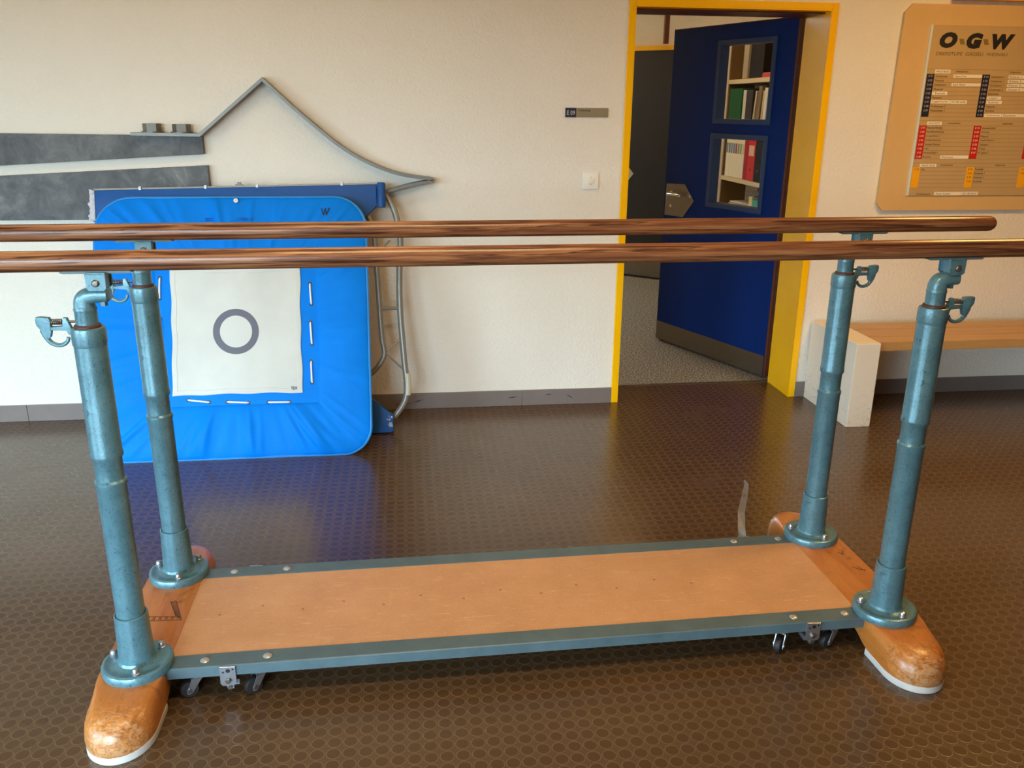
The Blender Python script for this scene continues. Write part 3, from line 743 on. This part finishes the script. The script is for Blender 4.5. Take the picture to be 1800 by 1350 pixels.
# ------------------------------------------------------------------ bright blue trampoline leaning on the wall
TA = math.atan2(0.42, 1.15); K = 1/math.cos(TA)
tp = empty('mini_trampoline', (-1.127, -0.62, 0), 'bright blue mini trampoline with white jump bed leaning upright', 'trampoline', rot=(-TA, 0, 0))
OX0, OX1, OV0, OV1 = -0.622, 0.619, 0.002, 1.228
IX0, IX1, IV0, IV1 = -0.352, 0.374, 0.252, 0.955
def sq(p, x0, x1, v0, v1):
    k = int(p) % 4; u = p-int(p)
    return [(x0+(x1-x0)*u, v0), (x1, v0+(v1-v0)*u), (x1-(x1-x0)*u, v1), (x0, v1-(v1-v0)*u)][k]
def rounded(p):
    x, v = sq(p, OX0, OX1, OV0, OV1)
    for cx, cv, r in ((OX0, OV0, .13), (OX1, OV0, .13), (OX0, OV1, .17), (OX1, OV1, .15)):
        ccx = cx+r if cx < 0 else cx-r; ccv = cv+r if cv < 0.5 else cv-r
        if (x-ccx)*(cx-ccx) > 0 and (v-ccv)*(cv-ccv) > 0:
            q = Vector((x-ccx, v-ccv)).normalized()*r; return (ccx+q.x, ccv+q.y)
    return (x, v)
MP = 480
b = B(); rings = []
rw = random.Random(11)
folds = [(rw.uniform(0, 4), rw.uniform(0.009, 0.026), rw.uniform(0.3, 1.0), rw.uniform(-0.05, 0.05)) for _ in range(110)]
def wrinkle(p, s):
    h = 0
    for c, wd, am, sk_ in folds:
        dd = (p-c-sk_*s+2) % 4-2
        h += am*math.exp(-(dd/wd)**2)
    k = int(p) % 4
    return h*(1.0 if k in (0, 2) else 0.35)
SS = [0, 0.03, 0.08, 0.16, 0.26, 0.38, 0.5, 0.62, 0.74, 0.84, 0.92, 0.965, 0.99, 1.0]
outl = []
for s in SS:
    ring = []
    for i in range(MP):
        p = 4*i/MP
        ix, iv = sq(p, IX0, IX1, IV0, IV1); ox_, ov_ = rounded(p)
        x, v = ix+(ox_-ix)*s, iv+(ov_-iv)*s
        env = math.sin(math.pi*min(1, s*1.0))**0.5 if 0 < s < 1 else 0
        nn = noise.noise(Vector((x*6, v*6, 0.3)))*0.006
        y = -0.008-0.020*env-(0.0125*wrinkle(p, s)*(0.35+0.65*s)*math.sin(math.pi*min(1, 0.15+s*0.75))+nn)*(env**0.5)
        ring.append((x, y, v))
    rings.append(ring)
ring = [(x, 0.035, v) for x, _, v in rings[-1]]; outl = [(x, -0.006, v) for x, _, v in rings[-1]]
rings.append([(x*0.996, 0.01, v) for x, _, v in rings[-1]]); rings.append([(x*0.985, 0.03, v*0.985+0.009) for x, _, v in ring])
b.ring_loft(rings, cap=False)
pad = b.done('frame_pad', M_PAD, tp, smooth=True, angle=80, label='bright blue vinyl frame pad')
b = B(); b.tube(outl[::2], 0.0075, 8, closed=True); b.done('piping', M_PIPING, pad, smooth=True)
# letters inked on the pad
def pl(xw, zw): return (xw+1.127, zw*K)
b = B()
def stroke(b, x0, z0, x1, z1, wd=0.0035, y=-0.0345):
    (a, c), (e, f) = pl(x0, z0), pl(x1, z1); p, q = Vector((a, c)), Vector((e, f)); t = (q-p).normalized(); n = Vector((-t.y, t.x))*wd/2
    b.prism([tuple(p+n), tuple(q+n), tuple(q-n), tuple(p-n)], 'xz', y, y+0.010)
wx, wz = -0.712, 1.068
for (a, c, e, f) in ((0, .030, .008, 0), (.008, 0, .018, .03), (.018, .03, .022, 0), (.022, 0, .036, .032)): stroke(b, wx+a, wz+c, wx+e, wz+f)
b.done('ink_letter', M_BLACK, pad, label='handwritten letter W')
# stitched flap lines
b = B()
for zz in (1.056, 1.048):
    stroke(b, -1.245, zz, -1.175, zz, 0.002); stroke(b, -1.165, zz, -1.03, zz, 0.002)
b.done('stitched_seam', M_NAVY, pad)
ey = B(); ey.lathe([(0.010, -0.0180), (0.010, -0.0355), (0.005, -0.0355), (0.0045, -0.030)], (pl(-1.105, 0)[0], 0, pl(0, 1.134)[1]), 'y', 18); ey.done('eyelet', M_WHITEPL, pad, smooth=True)
# lacing panel, bed, ring
B().box(IX0-0.01, IX1+0.01, -0.010, 0.004, IV0-0.01, IV1+0.01, 0.002).done('lacing_panel', M_PAD, tp)
b = B(); rings = []
bx0, bx1, bv0, bv1 = pl(-1.414, 0)[0], pl(-0.820, 0)[0], 0.280*K, 0.845*K
NB = 200
def bedpt(p, sh):
    x, v = sq(p, bx0+sh, bx1-sh, bv0+sh, bv1-sh); k = int(p) % 4; u = p-int(p)
    wv = 0.004*math.sin(u*math.pi)+0.0022*math.sin(u*math.pi*6+k)
    if k == 0: v += wv
    elif k == 1: x -= wv
    elif k == 2: v -= wv
    else: x += wv
    return x, v
for sh, y in ((0, -0.0102), (0, -0.0145), (0.004, -0.016), (0.022, -0.0165), (0.024, -0.0148), (0.2, -0.0148)):
    rings.append([(q[0], y, q[1]) for q in [bedpt(4*i/NB, sh) for i in range(NB)]])
b.ring_loft(rings); bed = b.done('jump_bed', M_BED, tp, label='cream white woven jump bed')
b = B(); cx, cv = pl(-1.121, 0.5575); rr = []
for r_, y in ((0.0735, -0.0149), (0.0735, -0.0156), (0.1045, -0.0156), (0.1045, -0.0149)):
    rr.append([(cx+r_*math.cos(2*math.pi*i/72), y, cv+1.02*r_*math.sin(2*math.pi*i/72)) for i in range(72)])
b.ring_loft(rr, cap=False); b.done('target_ring', M_RINGP, bed, label='printed grey ring')
b = B(); x0, v0 = pl(-0.876, 0.294); text_bm(b, 'TEX', x0, x0+0.030, v0, v0+0.015, -0.0172, bold=0.02); b.done('printed_mark', M_NAVYTAB, bed)
# cords through eyelets
def cord(x0, z0, x1, z1):
    (a, c), (e, f) = pl(x0, z0), pl(x1, z1)
    pts = [(a, -0.008, c), (a+(e-a)*.04, -0.014, c+(f-c)*.04), (a+(e-a)*.12, -0.0165, c+(f-c)*.12), (a+(e-a)*.5, -0.0175, c+(f-c)*.5), (a+(e-a)*.88, -0.0165, c+(f-c)*.88), (a+(e-a)*.96, -0.014, c+(f-c)*.96), (e, -0.008, f)]
    o = B().tube(pts, 0.0042, 8).done('lacing_cord', M_CORD, tp, smooth=True)
    for q in ((a, c), (e, f)):
        B().lathe([(0.0085, -0.0098), (0.0085, -0.0116), (0.005, -0.0112)], (q[0], 0, q[1]), 'y', 14).done('eyelet_hole', M_NAVYTAB, o)
for a in ((-0.777, .765, -0.772, .673), (-0.779, .592, -0.774, .495), (-0.780, .418, -0.778, .323), (-1.345, .262, -1.250, .250), (-1.168, .249, -1.072, .243), (-0.982, .242, -0.884, .240),
          (-1.460, .80, -1.463, .71), (-1.462, .62, -1.458, .525), (-1.460, .445, -1.459, .355), (-1.345, .872, -1.25, .872), (-1.168, .872, -1.072, .872), (-0.982, .872, -0.884, .872)): cord(*a)
# steel frame behind the pad
pts = [(x*0.95, 0.026, 0.03+v*0.95) for x, _, v in outl[::8]]
B().tube(pts, 0.013, 10, closed=True).done('steel_frame', M_TUBE, tp, smooth=True)

# ------------------------------------------------------------------ darker trampoline behind it
TB = math.atan2(0.24, 1.2); K2 = 1/math.cos(TB)
t2 = empty('mini_trampoline', (-1.09, -0.36, 0), 'dark blue mini trampoline with grey tube frame behind the bright blue one', 'trampoline', rot=(-TB, 0, 0))
def p2(xw, zw): return (xw+1.09, zw*K2)
poly = [p2(*q) for q in ((-1.775, 1.182), (-0.455, 1.208), (-0.455, 1.10), (-0.475, 1.095), (-0.60, 0.965), (-1.64, 0.94), (-1.785, 1.045))]
b = B(); b.prism(poly, 'xz', -0.012, 0.02, 0.005); top = b.done('edge_pad', M_NAVY, t2, smooth=True, label='dark blue padded edge')
x, v = p2(-0.432, 1.10)
b = B(); b.lathe([(0.004, v-0.002), (0.019, v), (0.0215, v+0.02), (0.0215, v+0.11), (0.018, v+0.118), (0.004, v+0.119)], (x, -0.006, 0), 'z', 20); b.done('rolled_end', M_NAVY, top, smooth=True)
b = B()
b.prism([p2(-1.77, 1.183), p2(-0.46, 1.2085), p2(-0.46, 1.2145), p2(-1.77, 1.191)], 'xz', -0.006, 0.03); b.done('frame_lip', M_TUBE, top)
for xx in (-1.56, -1.26, -1.02, -0.62):
    zz = 1.183+(xx+1.77)*0.0195; a, c = p2(xx, zz)
    B().box(a-0.006, a+0.006, -0.014, 0.0, c-0.004, c+0.013, 0.001).done('clip', M_ZINC, top)
a, c = p2(-1.105, 1.200); b = B(); b.box(a-0.018, a+0.018, -0.004, 0.012, c, c+0.010); b.box(a-0.008, a+0.008, -0.004, 0.012, c+0.01, c+0.020); b.done('catch', M_BOLT, top)
# frayed left corner
b = B(); rf = random.Random(5); poly = []
for k in range(14):
    zz = 1.188-0.011*k; poly.append(p2(-1.788-0.006*(k/13)+rf.uniform(-0.008, 0.004), zz))
poly += [p2(-1.768, 1.045), p2(-1.765, 1.18)]
b.prism(poly, 'xz', -0.016, -0.006); b.done('frayed_edge', M_FRAY, top, label='torn vinyl showing white backing')
poly = [p2(*q) for q in ((-1.70, 0.004), (-0.42, 0.004), (-0.408, 0.012), (-0.406, 0.088), (-0.412, 0.095), (-0.434, 0.104), (-0.60, 0.255), (-1.55, 0.255), (-1.70, 0.10))]
b = B(); b.prism(poly, 'xz', -0.02, 0.03, 0.006); low = b.done('edge_pad', M_NAVY, t2, smooth=True)
b = B(); rf = random.Random(9)
for k in range(26):
    xx = -0.424+rf.gauss(0, 0.007); zz = 0.035+abs(rf.gauss(0, 0.022)); s_ = rf.uniform(0.002, 0.006); a, c = p2(min(xx, -0.413), zz)
    b.prism([(a+s_*math.cos(q+rf.uniform(0, .5)), c+s_*math.sin(q)) for q in (0, 1.2, 2.4, 3.7, 5)], 'xz', -0.0208, -0.019)
b.done('worn_patch', M_FRAY, low, label='white worn through spots')
def tpts(lst): return [(p2(x, z)[0], y, p2(x, z)[1]) for x, z, y in lst]
out = catmull(tpts([(-0.46, 1.185, 0.045), (-0.415, 1.165, 0.045), (-0.376, 1.10, 0.045), (-0.355, 1.02, 0.045), (-0.346, 0.93, 0.045), (-0.356, 0.78, 0.045), (-0.358, 0.60, 0.045), (-0.345, 0.36, 0.045), (-0.336, 0.24, 0.045), (-0.347, 0.155, 0.045), (-0.401, 0.078, 0.042), (-0.45, 0.05, 0.04)]), 6)
outer = B().tube(out, 0.0155, 12).done('leg_tube', M_TUBE, t2, smooth=True)
inn = catmull(tpts([(-0.50, 1.06, 0.02), (-0.475, 0.98, 0.02), (-0.466, 0.80, 0.02), (-0.459, 0.62, 0.02), (-0.452, 0.47, 0.02), (-0.443, 0.41, 0.02), (-0.452, 0.365, 0.02), (-0.507, 0.30, 0.02), (-0.60, 0.25, 0.02)]), 6)
inner = B().tube(inn, 0.0135, 12).done('frame_tube', M_TUBE, t2, smooth=True)
B().tube(tpts([(-0.357, 0.615, 0.045), (-0.452, 0.615, 0.02)]), 0.0095, 10).done('cross_tube', M_TUBE, t2, smooth=True)
for q in (((-0.352, 0.465, 0.045), (-0.440, 0.402, 0.02)), ((-0.440, 0.402, 0.02), (-0.345, 0.305, 0.045)), ((-0.40, 0.945, 0.045), (-0.47, 0.87, 0.02))):
    B().tube(tpts(q), 0.0055, 8).done('brace_rod', M_TUBE, t2, smooth=True)
i0 = [k for k, p in enumerate(out) if 0.175*K2 < p[2] < 0.305*K2]
B().tube([Vector(out[k])+Vector((0.006, 0, 0)) for k in i0], 0.0165, 12).done('plastic_sleeve', M_SLEEVE, t2, smooth=True, label='yellowed clear plastic sleeve')

# ------------------------------------------------------------------ relief on the wall
ws = empty('wall_sculpture', (-1.6, 0, 1.2), 'arrow shaped wall relief of grey slabs and bent steel ribbon with bolt heads', 'sculpture')
def ww(x, z): return (x+1.6, z-1.2)
YS = -0.034
B().prism([ww(*q) for q in ((-3.0, 1.442), (-1.274, 1.431), (-1.273, 1.346), (-3.0, 1.245))], 'xz', YS, -0.001, 0.002).done('slab', M_SLATE, ws)
B().prism([ww(*q) for q in ((-3.0, 1.203), (-1.262, 1.292), (-1.258, 1.035), (-3.0, 1.035))], 'xz', YS, -0.001, 0.002).done('slab', M_SLATE, ws)
path = [(-1.59, 1.4385), (-1.278, 1.4345), (-0.968, 1.688)]
curve = catmull([(-0.968, 0, 1.688), (-0.843, 0, 1.570), (-0.743, 0, 1.483), (-0.640, 0, 1.398), (-0.535, 0, 1.330), (-0.416, 0, 1.276), (-0.317, 0, 1.248), (-0.194, 0, 1.230), (-0.176, 0, 1.222)], 6)[1:]
path += [(p.x, p.z) for p in curve]
path += [(-0.20, 1.2155), (-0.242, 1.210), (-0.318, 1.193), (-0.406, 1.170), (-0.47, 1.148)]
TH = 0.014
def offset(path, t):
    out = []
    for i, p in enumerate(path):
        a = Vector(path[max(i-1, 0)]); c = Vector(path[min(i+1, len(path)-1)]); q = Vector(p)
        t1 = (q-a).normalized() if i > 0 else (c-q).normalized(); t2_ = (c-q).normalized() if i < len(path)-1 else t1
        n1, n2 = Vector((-t1.y, t1.x)), Vector((-t2_.y, t2_.x)); n = (n1+n2)
        if n.length < 0.3: n = n1
        n.normalize(); k = 1/max(0.55, n.dot(n1)); out.append(q+n*t*k)
    return out
up_, dn_ = offset(path, TH/2), offset(path, -TH/2)
rings = []
for a, c in zip(up_, dn_):
    a, c = ww(*a), ww(*c); rings.append([(a[0], -0.075, a[1]), (a[0], -0.002, a[1]), (c[0], -0.002, c[1]), (c[0], -0.075, c[1])])
rib = B().ring_loft(rings).done('steel_ribbon', M_RIBBON, ws, smooth=True, angle=30, label='bent steel ribbon forming roof and wave')
def hexnut(xw, zw):
    x, z = ww(xw, zw); b = B()
    b.lathe([(0.050, 0.0), (0.050, 0.005)], (x, -0.040, z), 'z', 28)
    rr = [[(x+0.042*math.cos(R(a+10)), -0.040+0.042*math.sin(R(a+10)), z+h) for a in range(0, 360, 60)] for h in (0.005, 0.040)]
    b.ring_loft(rr); b.done('bolt_head', M_RIBBON, ws)
hexnut(-1.497, 1.4455); hexnut(-1.362, 1.4435)

# ------------------------------------------------------------------ small wall fittings
sg = empty('room_sign', (0.604, 0, 1.55), 'small room sign plate reading E 09 beside the yellow door frame', 'sign')
B().box(-0.056, 0.109, -0.007, -0.0005, -0.022, 0.0225, 0.001).done('name_plate', M_SIGN, sg, label='grey metal name plate')
B().box(-0.110, -0.055, -0.008, -0.0005, -0.0225, 0.0225, 0.001).done('number_tile', M_NAVYTAB, sg, label='dark tile with pale number')
b = B(); text_bm(b, 'E 09', -0.102, -0.062, -0.012, 0.009, -0.0085); b.done('number_text', M_TABTXT, sg)
b = B(); text_bm(b, 'Vorbereitung', -0.046, 0.016, 0.003, 0.0165, -0.0075, bold=0.01); b.done('name_text', M_BLACK, sg)
sw = empty('light_switch', (0.6355, 0, 1.215), 'square white light switch on the wall below the room sign', 'switch')
B().box(-0.0415, 0.0415, -0.010, -0.0005, -0.0425, 0.0425, 0.004).done('cover_plate', M_WHITEPL, sw, smooth=True)
B().lathe([(0.021, -0.0098), (0.021, -0.0115), (0.019, -0.0120), (0.001, -0.0120)], (0, 0, 0), 'y', 32).done('switch_ring', M_WHITEPL, sw, smooth=True)
B().box(-0.0125, 0.0135, -0.0165, -0.0115, -0.0105, 0.0105, 0.0015).done('rocker', M_LABEL, sw, smooth=True, label='cream rocker button')
for z in (0.0175, -0.0175): B().lathe([(0.0022, -0.0119), (0.0022, -0.0125)], (0, 0, z), 'y', 8).done('screw', M_BOLT, sw)

# ------------------------------------------------------------------ directory board
db = empty('directory_board', (2.75, 0, 1.05), 'large tan school directory board with logo and coloured room tabs', 'board')
bx, bz = 2.75, 1.05
oct_ = [(2.211, 1.094), (2.245, 1.056), (3.40, 1.056), (3.435, 1.094), (3.435, 2.05), (3.40, 2.088), (2.262, 2.088), (2.222, 2.046)]
B().prism([(x-bx, z-bz) for x, z in oct_], 'xz', -0.022, -0.0005, 0.002).done('backing_panel', M_BACKING, db, label='tan backing panel with cut corners')
PX0, PX1, PZ0, PZ1 = 2.378, 3.27, 1.136, 1.990
pn = B().box(PX0-bx, PX1-bx, -0.029, -0.022, PZ0-bz, PZ1-bz, 0.0008).done('info_panel', M_PANEL, db, label='brownish metal information panel')
B().box(PX0-0.011-bx, PX0-bx, -0.031, -0.022, PZ0-bz, PZ1-bz).done('edge_strip', M_EDGE, db, label='pale edge strip')
YT = -0.0300
# faint row lines
b = B()
for z in [1.778]+[1.755-0.0212*k for k in range(1, 11)]+[1.523, 1.499]+[1.4985-0.0212*k for k in range(1, 9)]+[1.306, 1.2855]+[1.2855-0.0212*k for k in range(1, 6)]:
    b.box(PX0-bx, PX1-bx, -0.0296, -0.029, z-0.0006-bz, z+0.0006-bz)
b.done('row_line', M_ROWLINE, pn)
def tabs(x0, x1, z0, z1, m, n):
    o = B().box(x0-bx, x1-bx, -0.0305, -0.029, z0-bz, z1-bz).done('room_tab', m, pn)
    return o
cols = ((2.383, 2.424), (2.692, 2.734), (3.000, 3.042))
for c, (x0, x1) in enumerate(cols):
    for (z0, z1, m, n, pre, tm) in ((1.543, 1.755, M_NAVYTAB, (9, 10, 9)[c], 'UEO'[c], M_TABTXT), (1.3295, 1.4985, M_REDTAB, (8, 7, 7)[c], 'UEO'[c], M_LABEL), (1.178, 1.2855, M_YELTAB, (1, 4, 2)[c], 'UEO'[c], M_BLACK)):
        t = tabs(x0, x1, z0, z1, m, n); b = B()
        for k in range(n):
            zc = z1-0.0106-0.0212*k-bz
            text_bm(b, '%s %02d' % (pre, k+1), x0+0.009-bx, x1-0.009-bx, zc-0.005, zc+0.005, -0.0308)
        b.done('tab_number', tm, t)
# white labels
labs = [(2.425, 2.510, 1.7765, 1.7575), (2.530, 2.690, 1.753, 1.737), (2.527, 2.690, 1.7115, 1.696), (2.425, 2.511, 1.669, 1.6515), (2.425, 2.531, 1.627, 1.609), (2.5345, 2.628, 1.6265, 1.608),
        (2.738, 2.818, 1.6475, 1.631), (2.739, 2.826, 1.6265, 1.609), (2.741, 2.838, 1.5605, 1.5435), (2.841, 3.0, 1.5605, 1.5435), (2.841, 3.0, 1.753, 1.737), (2.841, 3.0, 1.732, 1.716), (2.841, 3.0, 1.711, 1.695), (2.841, 3.0, 1.690, 1.674),
        (2.424, 2.506, 1.519, 1.502), (2.528, 2.688, 1.3465, 1.330), (2.419, 2.513, 1.303, 1.2865), (2.526, 2.685, 1.155, 1.1375), (2.688, 2.780, 1.1555, 1.138)]
for x0, x1, z1, z0 in labs: B().box(x0-bx, x1-bx, -0.0308, -0.029, z0-bz, z1-bz).done('label_strip', M_LABEL, pn)
b = B()
def wr(s, x0, x1, zc, h=0.0105, y=-0.0303): text_bm(b, s, x0-bx, x1-bx, zc-h/2-bz, zc+h/2-bz, y)
for s, x0, x1, z in (('HAUS BLAU', 2.432, 2.503, 1.767), ('HAUS ROT', 2.431, 2.496, 1.5105), ('HAUS GELB', 2.427, 2.503, 1.295), ('Hans Frei', 2.537, 2.60, 1.745), ('Karl Meier', 2.535, 2.605, 1.7035), ('Technik', 2.44, 2.498, 1.660), ('Lagerraum', 2.433, 2.52, 1.618), ('071 585 44 02', 2.541, 2.620, 1.617),
                     ('Lager', 2.748, 2.80, 1.639), ('Garderobe', 2.748, 2.805, 1.618), ('Vorbereitung', 2.750, 2.825, 1.552), ('Klassenzimmer', 2.848, 2.92, 1.552), ('Klasse 1', 2.848, 2.915, 1.745), ('Klasse 2', 2.848, 2.915, 1.724), ('Klasse 3', 2.848, 2.915, 1.703), ('Klasse 4', 2.848, 2.915, 1.682),
                     ('Werkraum', 2.533, 2.60, 1.338), ('Peter Keller', 2.535, 2.62, 1.146), ('071 585 86 97', 2.694, 2.772, 1.1465)): wr(s, x0, x1, z, 0.010, -0.0311)
c1 = ['Schulzimmer', 'Material', 'Schulzimmer', 'Material', None, 'Material', None, 'Musikzimmer 2', 'Musikzimmer 1']
c2 = ['Schulzimmer 1', 'Schulzimmer 2', 'Schulzimmer 3', 'Schulzimmer 4', 'Bibliothek', None, None, 'Material', 'Sammlung']
for k, s in enumerate(c1):
    if s: wr(s, 2.431, 2.431+0.0062*len(s), 1.7444-0.0212*k)
for k, s in enumerate(c2):
    if s: wr(s, 2.742, 2.742+0.006*len(s), 1.7444-0.0212*k)
r1_ = ['Material Werken', 'Metallbearbeitung', 'Gruppe/Foyer 1', 'Holzbearbeitung', 'Textiles Werken', 'Lager', 'Werken/Malen 1', 'Putzraum']
r2_ = ['Hauswirtschaft', 'Sammlung', 'Material', 'Physik/Chemie 1', 'Zeichnen 1', 'PC Raum', 'PC Zimmer 2']
for k, s in enumerate(r1_): wr(s, 2.427, 2.427+0.0058*len(s), 1.4879-0.0212*k)
for k, s in enumerate(r2_): wr(s, 2.740, 2.740+0.0055*len(s), 1.4879-0.0212*k)
for k, s in enumerate(['Turnhalle', 'Garderobe 1', 'Garderobe 2', 'Geräteraum']): wr(s, 2.738, 2.738+0.0055*len(s), 1.275-0.0212*k)
wr('Aula', 2.428, 2.45, 1.275); wr('Schulhauswart', 2.425, 2.503, 1.145)
for s, x0, x1, z in (('Untergeschoss', 2.541, 2.609, 1.767), ('Erdgeschoss', 2.845, 2.905, 1.767), ('Untergeschoss', 2.540, 2.611, 1.5105), ('Erdgeschoss', 2.852, 2.911, 1.5105), ('Untergeschoss', 2.537, 2.607, 1.296), ('Erdgeschoss', 2.852, 2.912, 1.296)): wr(s, x0, x1, z, 0.011)
b.done('lettering', M_PRINTGREY, pn, label='small dark room names')
for ch, lx0, lx1, lz0, lz1 in (('O', 2.424, 2.521, 1.880, 1.957), ('G', 2.572, 2.660, 1.8785, 1.955), ('W', 2.708, 2.838, 1.878, 1.952)):
    b = B(); text_bm(b, ch, lx0-bx, lx1-bx, lz0-bz, lz1-bz, YT, shear=0.18, bold=0.075); b.done('logo_letter', M_BLACK, pn, label='bold black slanted letter '+ch)
for x0 in (2.531, 2.664):
    b = B(); b.prism([(x0-bx, 1.9255-bz), (x0+0.024-bx, 1.9255-bz), (x0+0.034-bx, 1.899-bz), (x0+0.010-bx, 1.899-bz)], 'xz', YT-0.0004, -0.029)
    b.done('logo_dash', M_OLIVE, pn, label='olive slanted dash')
b = B(); text_bm(b, 'OBERSTUFE  GÄSSELI  WIDNAU', 2.413-bx, 2.812-bx, 1.845-bz, 1.8655-bz, YT, shear=0.1, bold=0.012); b.done('logo_caption', M_OLIVE, pn)

# ------------------------------------------------------------------ bench
bn = empty('bench', (2.7, -0.26, 0), 'low wooden plank bench with scuffed white end block under the directory board', 'bench')
ox, oy = 2.7, -0.26
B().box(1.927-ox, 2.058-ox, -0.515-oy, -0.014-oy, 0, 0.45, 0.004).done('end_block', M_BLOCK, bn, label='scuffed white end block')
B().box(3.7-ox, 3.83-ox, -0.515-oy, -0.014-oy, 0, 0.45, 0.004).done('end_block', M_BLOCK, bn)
for y0, y1 in ((-0.222, -0.107), (-0.374, -0.228), (-0.490, -0.380)):
    B().box(2.0585-ox, 3.6995-ox, y0-oy, y1-oy, 0.402, 0.449, 0.003).done('seat_plank', M_PLANK, bn)
